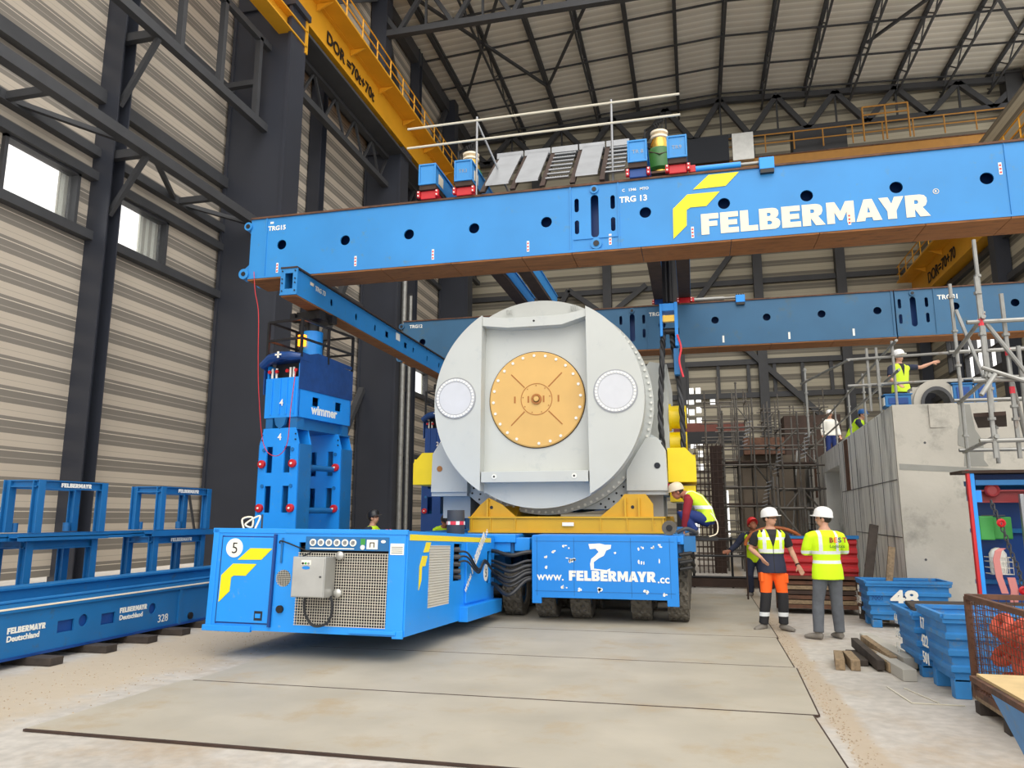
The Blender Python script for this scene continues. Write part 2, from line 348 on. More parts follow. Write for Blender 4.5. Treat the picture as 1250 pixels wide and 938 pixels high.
for cx, wd in ((1.14, .16), (-6.5, 1.0), (-3.0, 0.0)):
    if not wd: continue
    n4 = N.new('ShaderNodeTexNoise'); n4.inputs['Scale'].default_value = 2.2; n4.inputs['Detail'].default_value = 9; n4.inputs['Roughness'].default_value = .75; L.new(tc.outputs['Object'], n4.inputs[0])
    d_ = N.new('ShaderNodeMath'); d_.operation = 'SUBTRACT'; L.new(sx.outputs[0], d_.inputs[0]); d_.inputs[1].default_value = cx
    a_ = N.new('ShaderNodeMath'); a_.operation = 'ABSOLUTE'; L.new(d_.outputs[0], a_.inputs[0])
    q_ = N.new('ShaderNodeMath'); q_.operation = 'DIVIDE'; L.new(a_.outputs[0], q_.inputs[0]); q_.inputs[1].default_value = wd*2
    u_ = N.new('ShaderNodeMath'); u_.operation = 'ADD'; L.new(q_.outputs[0], u_.inputs[0]); L.new(n4.outputs[0], u_.inputs[1])
    m_ = N.new('ShaderNodeMapRange'); m_.inputs[1].default_value = .78; m_.inputs[2].default_value = 1.02; m_.inputs[3].default_value = .85; m_.inputs[4].default_value = 0; L.new(u_.outputs[0], m_.inputs[0])
    x_ = N.new('ShaderNodeMix'); x_.data_type = 'RGBA'; L.new(m_.outputs[0], x_.inputs[0]); L.new(last, x_.inputs[6]); x_.inputs[7].default_value = srgb(174, 158, 136) if wd < .5 else srgb(182, 168, 146); last = x_.outputs[2]
L.new(last, p.inputs['Base Color']); p.inputs['Roughness'].default_value = .75
b = N.new('ShaderNodeBump'); b.inputs['Strength'].default_value = .25; b.inputs['Distance'].default_value = .01; L.new(n2.outputs[0], b.inputs['Height']); L.new(b.outputs[0], p.inputs['Normal'])
struct(MB().box(-40, 40, -10, 75, -.3, 0).build('floor', fm))

XL, XR, YB, ZE, ZR, XM = -16.5, 22.3, 53.0, 31.1, 32.2, 2.9
def wall_me(loops, X, m, name, dirs=SIDE, th=.2):
    me = flat(loops, th); o = MB().mesh(me, frame(X, *dirs)).build(name, m); return struct(o)
WL = [(13.95, 16.25, 9.62, 11.15), (16.9, 19.9, 9.62, 11.15), (42.0, 44.7, 9.1, 10.7), (24.6, 26.8, 9.62, 11.15)]
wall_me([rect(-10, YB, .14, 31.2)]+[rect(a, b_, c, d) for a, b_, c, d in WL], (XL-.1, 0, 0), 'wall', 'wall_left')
holes = []
for cx, zs in ((-.42, (10.3, 9.6, 8.9, 8.2)), (.02, (10.3, 9.55, 8.8, 8.05, 7.3, 6.5)), (.5, (10.3, 9.7, 8.95, 8.2, 7.45, 6.7, 5.9, 5.0)), (1.45, (9.5, 7.6, 6.0, 4.6))):
    for z in zs: holes.append(rect(cx-.17, cx+.17, z-.22, z+.22))
holes += [rect(1.75, 2.2, .3, 3.4), rect(-.9, .2, .4, 1.6)]
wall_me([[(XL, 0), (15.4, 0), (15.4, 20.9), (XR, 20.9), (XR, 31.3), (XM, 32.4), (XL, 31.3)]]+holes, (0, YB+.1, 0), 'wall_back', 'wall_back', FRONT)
WR = [(40.6, 43.2, 9.2, 11.3), (43.7, 46.4, 9.2, 11.9), (47.5, 49.2, 10.1, 12.2)]
XI = 15.2
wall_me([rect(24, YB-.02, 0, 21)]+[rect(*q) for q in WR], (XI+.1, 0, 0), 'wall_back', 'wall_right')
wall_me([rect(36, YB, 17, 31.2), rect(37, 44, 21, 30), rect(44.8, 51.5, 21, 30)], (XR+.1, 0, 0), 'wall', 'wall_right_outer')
for i, (a, b_, c, d) in enumerate(WL):
    o = struct(MB().box(XL-.12, XL-.1, a, b_, c, d).build('window_%d' % (i+1), 'glass'))
    g = bpy.data.materials.get('clear_glass')
    if not g:
        g, t_, p_ = new_mat('clear_glass'); p_.inputs['Alpha'].default_value = .08; p_.inputs['Roughness'].default_value = 0.05
    o.data.materials[0] = g
    MB().box(XL-.28, XL-.22, a+(b_-a)*(.86, .72, .94, .6)[i], b_, c, d).build('corrugated_shutter', 'translucent', o)
    f = MB()
    for y in (a, b_): f.box(XL-.2, XL+.12, y-.05, y+.05, c-.1, d+.1)
    for z in (c, d): f.box(XL-.2, XL+.12, a-.05, b_+.05, z-.07, z+.07)
    f.build('window_frame', 'steel_dark', o)
# roof: two shallow slopes, unseen front part left off to let daylight into the back
for sgn, x0, z0, x1, z1 in ((0, XL, ZE, XM, ZR), (1, XM, ZR, XR, ZE)):
    struct(MB().prism([(x0, z0), (x1, z1), (x1, z1+.25), (x0, z0+.25)], 'y', 30, YB+.2).build('ceiling', 'roof'))
def rz(x): return ZR-(ZR-ZE)*abs(x-XM)/(XR-XM)
# longitudinal lattice purlins
k = 0
for x in [XM-2.93*i for i in range(1, 7)]+[XM+2.93*i for i in range(0, 7)]:
    mb = MB(); zt = rz(x)-.12; k += 1
    mb.bar((x, 30, zt), (x, YB, zt), .22, .2)
    if k % 2 or k > 7: 
        zb = zt-1.1
        mb.bar((x, 30, zb), (x, YB, zb), .12, .12)
        y = 30
        while y < YB-1.5:
            mb.bar((x, y, zt), (x, y+1.5, zb), .07, .07); mb.bar((x, y+1.5, zb), (x, y+3, zt), .07, .07); y += 3
    else: mb.bar((x, 30, zt-.35), (x, YB, zt-.35), .26, .12)
    struct(mb.build('roof_purlin', 'steel_dark'))
mb = MB()
for j, y in enumerate([31.5+3.4*i for i in range(7)]):
    for x0, x1 in ((XL, XM), (XM, XR)): mb.bar((x0, y, rz(x0)-.35), (x1, y, rz(x1)-.35), .1, .1)
struct(mb.build('roof_tie_rods', 'steel_dark'))
for (x0, y0, x1, y1) in ((-14.6, 35, -8.8, 46.5), (-8.8, 35, -14.6, 46.5), (-8.8, 46.8, -3, 35), (11.7, 34, 20, 46.8), (20, 34, 11.7, 46.8), (-14.6, 23, -3, 34.8), (-3, 23, -14.6, 34.8)):
    struct(MB().bar((x0, y0, rz(x0)-.6), (x1, y1, rz(x1)-.6), .16, .16).build('roof_brace', 'steel_dark'))
# transverse roof trusses
def truss(Y, zb, name='roof_truss', n=12, w=.32):
    mb = MB(); mb.bar((XL, Y, zb), (XR, Y, zb), .35, .36)
    for x0, x1 in ((XL, XM), (XM, XR)): mb.bar((x0, Y, rz(x0)-.75), (x1, Y, rz(x1)-.75), .35, .4)
    dx = (XR-XL)/n
    for i in range(n):
        x0 = XL+dx*i; xm = x0+dx/2
        mb.bar((x0, Y, rz(x0)-.75), (xm, Y, zb), w*.7, w*.7); mb.bar((xm, Y, zb), (x0+dx, Y, rz(x0+dx)-.75), w*.7, w*.7)
        mb.bar((x0, Y, rz(x0)-.75), (x0, Y, zb), .12, .12)
    return struct(mb.build(name, 'steel_dark'))
truss(34.8, 27.95); truss(52.2, 28.5, n=10, w=.5)
# eave beams and crane columns along the left wall
struct(MB().bar((XL+.35, 0, 30.5), (XL+.35, YB, 30.5), .5, .9).build('eave_beam', 'steel_dark'))
def crane_col(x0, x1, y, ztop, up=True, name='steel_column'):
    mb = MB(); mb.box(x0+.12, x1-.12, y-.14, y+.8, 0, ztop); mb.box(x0, x0+.12, y-.2, y+.9, 0, ztop); mb.box(x1-.12, x1, y-.2, y+.9, 0, ztop)
    if up: mb.box(x0, x0+.9, y, y+.8, ztop, 31)
    mb.box(x0-.1, x1+.15, y-.25, y+.95, ztop-.25, ztop)
    return struct(mb.build(name, 'col_dark'))
for y, x1_ in ((22.8, -13.95), (34.6, -14.35), (46.8, -14.35)): crane_col(-16.4, x1_, y, 20.9)
for y in (17.0,): struct(MB().ibeam((XL+.3, y, 0), (XL+.3, y, 31), .75, .5, .04, (0, 1, 0)).build('steel_column', 'col_dark'))
for y in (5.0, 11.0, 28.9, 40.9): struct(MB().ibeam((XL+.35, y, 0), (XL+.35, y, 31), .6, .5, .04, (0, 1, 0)).build('steel_column', 'col_dark'))
# wall girts
for z, a, b_ in ((9.5, 0, 22.8), (11.28, 0, 22.8), (12.0, 0, 22.8), (13.75, 0, 22.8), (17.4, 0, 22.8), (12.3, 22.8, 52), (21.8, 22.8, 52), (17.0, 34.8, 52), (26.4, 0, 52), (5.2, 34.8, 52), (9.0, 34.8, 52)):
    struct(MB().bar((XL+.14, a, z), (XL+.14, b_, z), .28, .26 if z != 13.75 else .4).build('wall_girt', 'steel_dark'))
# horizontal wind truss standing off the wall at z 12, and the bracketed gallery above it
mb = MB(); XO = -14.85
mb.bar((XO, 2, 12.0), (XO, 22.8, 12.0), .3, .3)
for y0, y1 in ((13.7, 16.7), (20.2, 22.8), (7.3, 10.4)):
    mb.bar((XL+.2, y0, 12), (XO, y0, 12), .16, .2); mb.bar((XL+.2, y0+.2, 12), (XO, y1, 12), .13, .13)
for y0, y1 in ((17.2, 20.0), (10.6, 13.5)): mb.bar((XO, y0, 12), (XL+.2, y1, 12), .13, .13)
mb.bar((XL+.3, 17.0, 12), (XO, 17.0, 12), .2, .25)
mb.bar((XL+.5, 17.0, 10.2), (XO, 17.0, 11.95), .14, .14)
struct(mb.build('wind_truss', 'steel_dark'))
mb = MB(); mb.bar((XO, 2, 15.75), (XO, 22.8, 15.75), .24, .3); mb.bar((XO, 2, 19.0), (XO, 22.8, 19.0), .2, .24)
for y in (6, 9, 12, 15, 17.9, 19.9, 22): mb.bar((XO, y, 15.75), (XO, y, 19.0), .18, .2)
for y in (11, 17.0): mb.bar((XL+.3, y, 15.75), (XO, y, 15.75), .2, .26); mb.bar((XL+.5, y, 13.6), (XO, y, 15.6), .14, .14)
mb.bar((XO, 17.9, 18.4), (XL+.3, 17.9, 18.4), .2, .2); mb.bar((XO, 22, 17.2), (XL+.3, 22, 17.2), .2, .2)
struct(mb.build('gallery_frame', 'steel_dark'))
# lattice runway beam and bracing beside the columns on the left wall
mb = MB()
for z in (18.9, 20.5): mb.bar((-15.2, 23.6, z), (-15.2, 52, z), .3, .28)
y = 23.6
while y < 51: mb.bar((-15.2, y, 18.9), (-15.2, y+1, 20.5), .1, .1); mb.bar((-15.2, y+1, 20.5), (-15.2, y+2, 18.9), .1, .1); y += 2
mb.bar((-14.8, 23.6, 20.6), (-14.8, 52, 20.6), 1.2, .12)
struct(mb.build('runway_lattice', 'steel_dark'))
mb = MB()
for a, b_ in (((-16.1, 23.7, 17.5), (-16.1, 28.6, 2)), ((-16.1, 34.5, 17.0), (-16.1, 29.2, 8)), ((-16.1, 35.4, 30), (-16.1, 40.6, 22)), ((-16.1, 41.2, 22), (-16.1, 46.5, 30)), ((-16.1, 47.3, 30), (-16.1, 52.4, 22)), ((-16.1, 29.2, 26), (-16.1, 34.4, 30)), ((-16.1, 34.4, 8), (-16.1, 29.2, 1)), ((-16.1, 40.9, 15), (-16.1, 35.4, 5))):
    mb.bar(a, b_, .28, .28)
struct(mb.build('wall_bracing', 'steel_dark'))
struct(MB().tube([(-14.15, 34.9, 0), (-14.15, 34.9, 17)], .13, 12).build('downpipe', 'zinc', smooth=True))
struct(MB().tube([(-14.0, 35.4, 0), (-14.0, 35.4, 13)], .1, 12).build('downpipe', 'zinc', smooth=True))
# crane runway girders, yellow
def runway(x0, x1, y0, y1, z0, z1, sgn, label, texts, railing=True):
    t = thing('crane_runway_girder', label, 'girder', ((x0+x1)/2, y0, z0))
    mb = MB(); mb.box(x0, x1, y0, y1, z0+.12, z1); mb.box(x0-.18, x1+.18, y0, y1, z0, z0+.12); mb.box(x0-.18, x1+.18, y0, y1, z1, z1+.1)
    mb.build('box_girder', 'yellow_crane', t)
    xf = x1+.02 if sgn > 0 else x0-.02
    xw = x1+.02 if sgn > 0 else x0-.9
    MB().box(xw, xw+.85, y0, y1, z1+.02, z1+.12).build('walkway', 'yellow_crane', t)
    y = y0+.5
    while y < y1: MB().prism([(xf, z1-.3), (xf+sgn*.75, z1), (xf, z1)], 'y', y-.04, y+.04).build('walkway_bracket', 'yellow_crane', t); y += 3.2
    if railing:
        r = MB(); xr = xf+sgn*.8
        for z in (.6, 1.1): r.tube([(xr, y0, z1+z), (xr, y1, z1+z)], .035, 6)
        y = y0
        while y < y1: r.tube([(xr, y, z1+.1), (xr, y, z1+1.1)], .035, 6); y += 1.6
        r.build('railing', 'yellow_crane', t)
    return t
rl = runway(-15.3, -14.5, 12, 52, 21.15, 22.7, 1, 'long yellow crane runway girder high along the left wall with load marking', ())
D2 = ((0, 1, 0), (0, 0, 1))
text('DOR =70t+70t', .78, (-14.46, 26.2, 21.62), D2, 'black', rl, bold=.015, th=.02)
text('DOR', .78, (-14.46, 41.6, 21.6), D2, 'black', rl, bold=.015, th=.02)
rr = runway(14.5, 15.1, 20, 52.5, 15.3, 16.9, -1, 'ochre crane runway girder on the right, partly hidden by the front blue girder', ())
text('DOR=70+70', .95, (14.46, 49.0, 15.75), ((0, -1, 0), (0, 0, 1)), 'black', rr, bold=.01, th=.02)
# shorter crane beam end at the top of the first column
t = thing('crane_beam', 'short yellow crane beam with an end stop beside the first big column', 'beam', (-14.2, 16, 19.6))
MB().ibeam((-14.2, 16, 19.9), (-14.2, 23.7, 19.9), .6, .7, .06).build('beam', 'yellow_crane', t)
MB().box(-14.5, -13.9, 23.6, 23.75, 19.3, 20.8).build('end_stop', 'yellow_crane', t)
# overhead bridge crane at the back right, with railing and a grey control cubicle
t = thing('overhead_crane', 'ochre overhead crane bridge with handrail behind the front blue girder', 'crane', (10, 44, 21))
MB().box(-1.5, 20.5, 43.6, 45, 21.3, 22.6).build('bridge_girder', 'crane_dull', t); MB().box(-1.5, 20.5, 43.55, 45, 22.6, 22.66).build('walkway', 'rust', t)
r = MB()
for z in (23.45, 24.0): r.tube([(-1.5, 43.6, z), (19, 43.6, z)], .04, 6)
x = -1.5
while x < 19: r.tube([(x, 43.6, 22.9), (x, 43.6, 24.0)], .04, 6); x += 1.6
for x in (10.3, 11.5, 12.7): r.tube([(x, 43.55, 22.9), (x, 43.55, 25.0)], .05, 6)
r.tube([(10.3, 43.55, 25.0), (12.7, 43.55, 25.0)], .05, 6); r.tube([(10.3, 43.55, 24.5), (12.7, 43.55, 24.5)], .05, 6)
r.build('handrail', 'crane_dull', t)
MB().box(3.0, 4.2, 43.2, 43.6, 22.4, 24.1).build('control_cubicle', 'stainless', t)
MB().box(-.1, 2.8, 43.3, 43.9, 22.5, 24.1).build('dark_cubicle', 'cab_dark', t)
MB().box(6.5, 9.5, 44.1, 45.2, 22.9, 24.4).build('hoist_trolley', 'black_metal', t)
# back wall framing
for x in (-10.8, -5.6, -.6, 4.85, 10.2): struct(MB().box(x-.3, x+.3, 52.3, 53, 0, 28).build('steel_column', 'steel_dark'))
for z in (9.8, 12.1, 17.8, 22.0): struct(MB().bar((XL, 52.75, z), (XI, 52.75, z), .3, .35).build('wall_girt', 'steel_dark'))
for x in (-.2, 1.9, 3.9, 5.6, 7.4, 9.2): struct(MB().bar((x, 52.8, 9.8), (x, 52.8, 12.1), .22, .22).build('wall_post', 'steel_dark'))
mb = MB()
for a, b_ in (((3.2, 52.5, 13.6), (8.4, 52.5, 8.2)), ((-8.4, 52.4, 18), (-5.6, 52.4, 15.8)), ((-5.6, 52.4, 15.8), (-2.8, 52.4, 18)), ((.3, 52.4, 16), (4.4, 52.4, 21.5)), ((-10.6, 52.4, 14), (-8.4, 52.4, 18))): mb.bar(a, b_, .35, .35)
struct(mb.build('wall_bracing', 'steel_dark'))
# right row: columns and girts
for y, x_ in ((33.0, 14.3), (39.2, 14.5), (46.95, 14.95), (52.4, 14.5)): struct(MB().box(x_, 15.15, y-.35, y+.35, 0, 15.3).build('steel_column', 'col_dark'))
for z in (8.9, 12.9, 15.0): struct(MB().bar((15.0, 24, z), (15.0, 53, z), .25, .3).build('wall_girt', 'steel_dark'))
for y in (46.8, 52.5): struct(MB().box(21.2, 22.2, y-.5, y+.5, 0, 31).build('steel_column', 'steel_dark'))
MBx = MB(); 
for i, (a, b_, c, d) in enumerate(WR):
    o = struct(MB().box(XI+.12, XI+.14, a, b_, c, d).build('window_%d' % (i+5), bpy.data.materials['clear_glass']))
    f = MB()
    for y in (a, (a+b_)/2, b_): f.box(XI-.05, XI+.2, y-.06, y+.06, c, d)
    for z in (c, (c+d)/2, d): f.box(XI-.05, XI+.2, a, b_, z-.06, z+.06)
    f.build('window_frame', 'steel_dark', o)
# ================================================================ lifting gantry
def girder(label, x0, x1, Y, holes, left_coupling=False, m='girder_blue', ear_left=False, group=None, slots=(), pins=()):
    t = thing('lifting_girder', label, 'girder', ((x0+x1)/2, Y, 6.25), group=group)
    z0, z1, D = 6.3, 7.5, .7
    loops = [rect(x0, x1, z0, z1)]+[circ(x, z, .1, 24) for x, z in holes]+[slot(x, z, w_, h_) for x, z, w_, h_ in slots]
    MB().mesh(flat(loops, .03), frame((0, Y+.015, 0), *FRONT)).build('web_plate', m, t)
    b = MB(); b.box(x0, x1, Y+D-.03, Y+D, z0, z1); b.box(x0, x0+.03, Y+.03, Y+D-.03, z0, z1); b.box(x1-.03, x1, Y+.03, Y+D-.03, z0, z1)
    b.box(x0, x1, Y+.3, Y+.33, z0, z1)
    b.build('rear_web', 'deep_blue', t)
    MB().box(x0, x1, Y-.03, Y+D+.03, z1, z1+.035).build('top_flange', 'rust', t)
    MB().box(x0, x1, Y-.03, Y+D+.03, z0-.03, z0).build('bottom_flange', m, t)
    k = MB(); x = x0
    rnd = random.Random(int(abs(x0)*100))
    while x < x1-.1:
        l = min(rnd.uniform(.7, 1.6), x1-x); k.box(x, x+l-.01, Y-.02, Y+D+.02, z0-.062, z0-.03); x += l
    k.build('timber_packing', 'wood_rust', t)
    if ear_left:
        e = MB()
        for yy in (Y+.06, Y+.5):
            e.prism([(x0+.02, 7.48), (x0-.08, 7.44), (x0-.12, 7.32), (x0-.03, 7.22), (x0-.03, 6.6), (x0-.15, 6.5), (x0-.18, 6.36), (x0-.1, 6.26), (x0+.02, 6.27)], 'y', yy, yy+.06)
        e.build('coupling_plate', m, t)
        for zz, rr, xx in ((7.36, .085, x0-.05), (6.38, .105, x0-.09)):
            e = MB(); e.lathe([(.04, 0), (rr, 0), (rr, .1), (.04, .1)], 24, Matrix.Translation((xx, Y+.06, zz)) @ Matrix.Rotation(R(90), 4, 'X')).build('pin_eye', m, t, smooth=True)
            MB().lathe([(.045, 0), (.045, .02)], 18, Matrix.Translation((xx, Y-.03, zz)) @ Matrix.Rotation(R(90), 4, 'X')).build('pin', 'black_metal', t)
    for x, z, rr in pins:
        MB().lathe([(rr*.5, 0), (rr, 0), (rr, .035), (rr*.5, .035)], 24, Matrix.Translation((x, Y, z)) @ Matrix.Rotation(R(90), 4, 'X')).build('pin_eye', m, t, smooth=True)
        MB().lathe([(rr*.52, 0), (rr*.52, .02)], 18, Matrix.Translation((x, Y-.03, z)) @ Matrix.Rotation(R(90), 4, 'X')).build('pin', 'black_metal', t)
    return t
YG = 12.5
def seam(mb, x, Y): mb.box(x-.012, x+.012, Y-.02, Y, 6.3, 7.5)
g1 = girder('front blue girder segment marked TRG15, left end with pin eyes', -8.35, -1.93, YG, [(-7.66, 6.93), (-6.31, 6.9), (-5.01, 6.9), (-3.74, 6.9), (-2.39, 6.89)], ear_left=True)
for x in (-8.0, -1.95): mb = MB(); seam(mb, x, YG); mb.build('stiffener', 'girder_blue', g1)
SL = [(-1.84, 7.15, .08, .26), (-1.84, 6.74, .08, .26), (-1.2, 7.15, .08, .26), (-1.2, 6.74, .08, .26), (-1.52, 6.92, .14, .8)]
g2 = girder('front blue girder segment with large white lettering and yellow emblem, marked TRG 13', -1.93, 6.35, YG, [(-.64, 6.9), (.68, 6.93), (2.0, 6.93), (3.36, 6.93), (4.67, 6.94)], slots=SL, pins=[(-1.52, 7.41, .075), (-1.5, 6.40, .1)])
mb = MB(); seam(mb, -1.1, YG); mb.box(-1.9, -1.12, YG-.02, YG, 6.5, 6.52); mb.box(4.95, 4.96, YG-.015, YG, 6.3, 7.5); mb.build('stiffener', 'girder_blue', g2)
girder('front blue girder segment cut off by the right edge of the picture', 6.4, 10.5, YG, [(7.4, 6.9), (8.8, 6.9)])
text('TRG15', .13, (-7.97, YG-.004, 7.24), FRONT, 'white', g1, bold=.03)
text('TRG 13', .15, (-1.08, YG-.004, 7.12), FRONT, 'white', g2, bold=.03)
text('C   1346   MTO', .07, (-1.03, YG-.004, 7.32), FRONT, 'white', g2, bold=.02)
lg = logo((-.18, YG-.008, 6.37), FRONT, 1.0, 1.0, 'logo_yellow', g2)
block('FELBERMAYR', 3.53, .37, (.29, YG-.006, 6.4), FRONT, 'cream', g2, slant=.0)
mb = MB().mesh(flat([circ(3.93, 6.8, .045, 20), circ(3.93, 6.8, .037, 20)], .003), frame((0, YG-.004, 0), *FRONT)); mb.build('registered_ring', 'cream', g2)
text('R', .06, (3.91, YG-.004, 6.78), FRONT, 'cream', g2, bold=.01)
for g_, xs in ((g1, (-7.75, -6.1, -4.55, -2.75)), (g2, (-1.28, .12, 2.6, 4.85))):
    for x in xs:
        z = 6.36 if x != 4.85 else 6.98
        MB().box(x, x+.045, YG-.006, YG-.001, z, z+.2).build('measuring_strip', 'white', g_)
        m_ = MB()
        for j in range(3): m_.box(x+.008, x+.037, YG-.009, YG-.006, z+.02+j*.06, z+.05+j*.06)
        m_.build('strip_marking', 'tape_red', g_)
MB().box(-7.93, -7.86, YG-.006, YG-.001, 7.38, 7.42).build('plate_label', 'white', g1)
YK = 20.7
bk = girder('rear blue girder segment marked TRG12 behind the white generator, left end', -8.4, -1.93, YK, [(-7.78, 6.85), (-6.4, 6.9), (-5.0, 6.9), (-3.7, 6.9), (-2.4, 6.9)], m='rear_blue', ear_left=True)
text('TRG12', .14, (-8.2, YK-.004, 7.3), FRONT, 'white', bk, bold=.02)
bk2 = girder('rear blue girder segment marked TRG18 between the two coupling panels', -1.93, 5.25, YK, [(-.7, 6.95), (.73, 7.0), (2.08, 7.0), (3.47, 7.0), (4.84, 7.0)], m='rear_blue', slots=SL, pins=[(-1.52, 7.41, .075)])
text('TRG18', .15, (-1.05, YK-.004, 7.22), FRONT, 'white', bk2, bold=.02)
for x in (-1.1, 5.2): mb = MB(); seam(mb, x, YK); mb.build('stiffener', 'rear_blue', bk2)
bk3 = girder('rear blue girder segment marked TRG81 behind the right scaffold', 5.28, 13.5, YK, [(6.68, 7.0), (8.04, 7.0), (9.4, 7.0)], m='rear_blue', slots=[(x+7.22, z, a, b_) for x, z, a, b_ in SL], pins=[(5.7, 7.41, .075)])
text('TRG81', .17, (6.28, YK-.004, 7.2), FRONT, 'white', bk3, bold=.02)
mb = MB(); seam(mb, 6.2, YK); mb.build('stiffener', 'rear_blue', bk3)
for x in (.9, 2.6, 4.2): MB().box(x, x+.05, YK-.006, YK-.001, 6.36, 6.55).build('measuring_strip', 'white', bk2)
# longitudinal side beams under the girders
def side_beam(x, label, mark=None):
    t = thing('side_beam', label, 'beam', (x, 12, 5.7))
    z0, z1 = 5.75, 6.23
    loops = [rect(12.02, 22.2, z0, z1)]+[slot(y, 5.98, .11, .15) for y in (13.45, 14.6, 15.6, 18.05, 19.1, 20.1)]+[rect(y-.1, y+.1, 5.92, 6.06) for y in (16.3, 17.5)]
    for xx in (x+.11, x-.11): MB().mesh(flat(loops, .02), frame((xx, 0, 0), *SIDE)).build('web_plate', 'girder_blue', t)
    MB().box(x-.17, x+.17, 11.96, 22.2, z1, z1+.03).build('top_flange', 'rustdark', t)
    MB().box(x-.17, x+.17, 11.96, 22.2, z0-.03, z0).build('bottom_flange', 'girder_blue', t)
    MB().box(x-.16, x+.16, 12.0, 22.2, z0-.055, z0-.03).build('timber_packing', 'wood_rust', t)
    e = MB().mesh(flat([rect(x-.17, x+.17, z0, z1), rect(x-.08, x+.08, z0+.09, z1-.09)], .03), frame((0, 11.99, 0), *FRONT))
    e.build('end_plate', 'girder_blue', t)
    b = MB()
    for dx in (-.13, .13):
        for z in (z0+.05, z0+.2, z1-.2, z1-.05): b.lathe([(.014, 0), (.014, .015)], 8, Matrix.Translation((x+dx, 11.97, z)) @ Matrix.Rotation(R(90), 4, 'X'))
    b.build('end_bolts', 'black_metal', t)
    if mark:
        text(mark, .13, (x+.125, 12.75, 6.03), SIDE, 'white', t, bold=.03)
        MB().box(x+.121, x+.125, 12.55, 12.68, 6.08, 6.14).build('plate_label', 'cream', t)
        MB().box(x+.121, x+.126, 16.85, 17.1, 6.0, 6.18).build('paper_sheet', 'white', t)
    return t
side_beam(-7.15, 'blue side beam marked TRG 73 resting on the near lift tower', 'TRG 73')
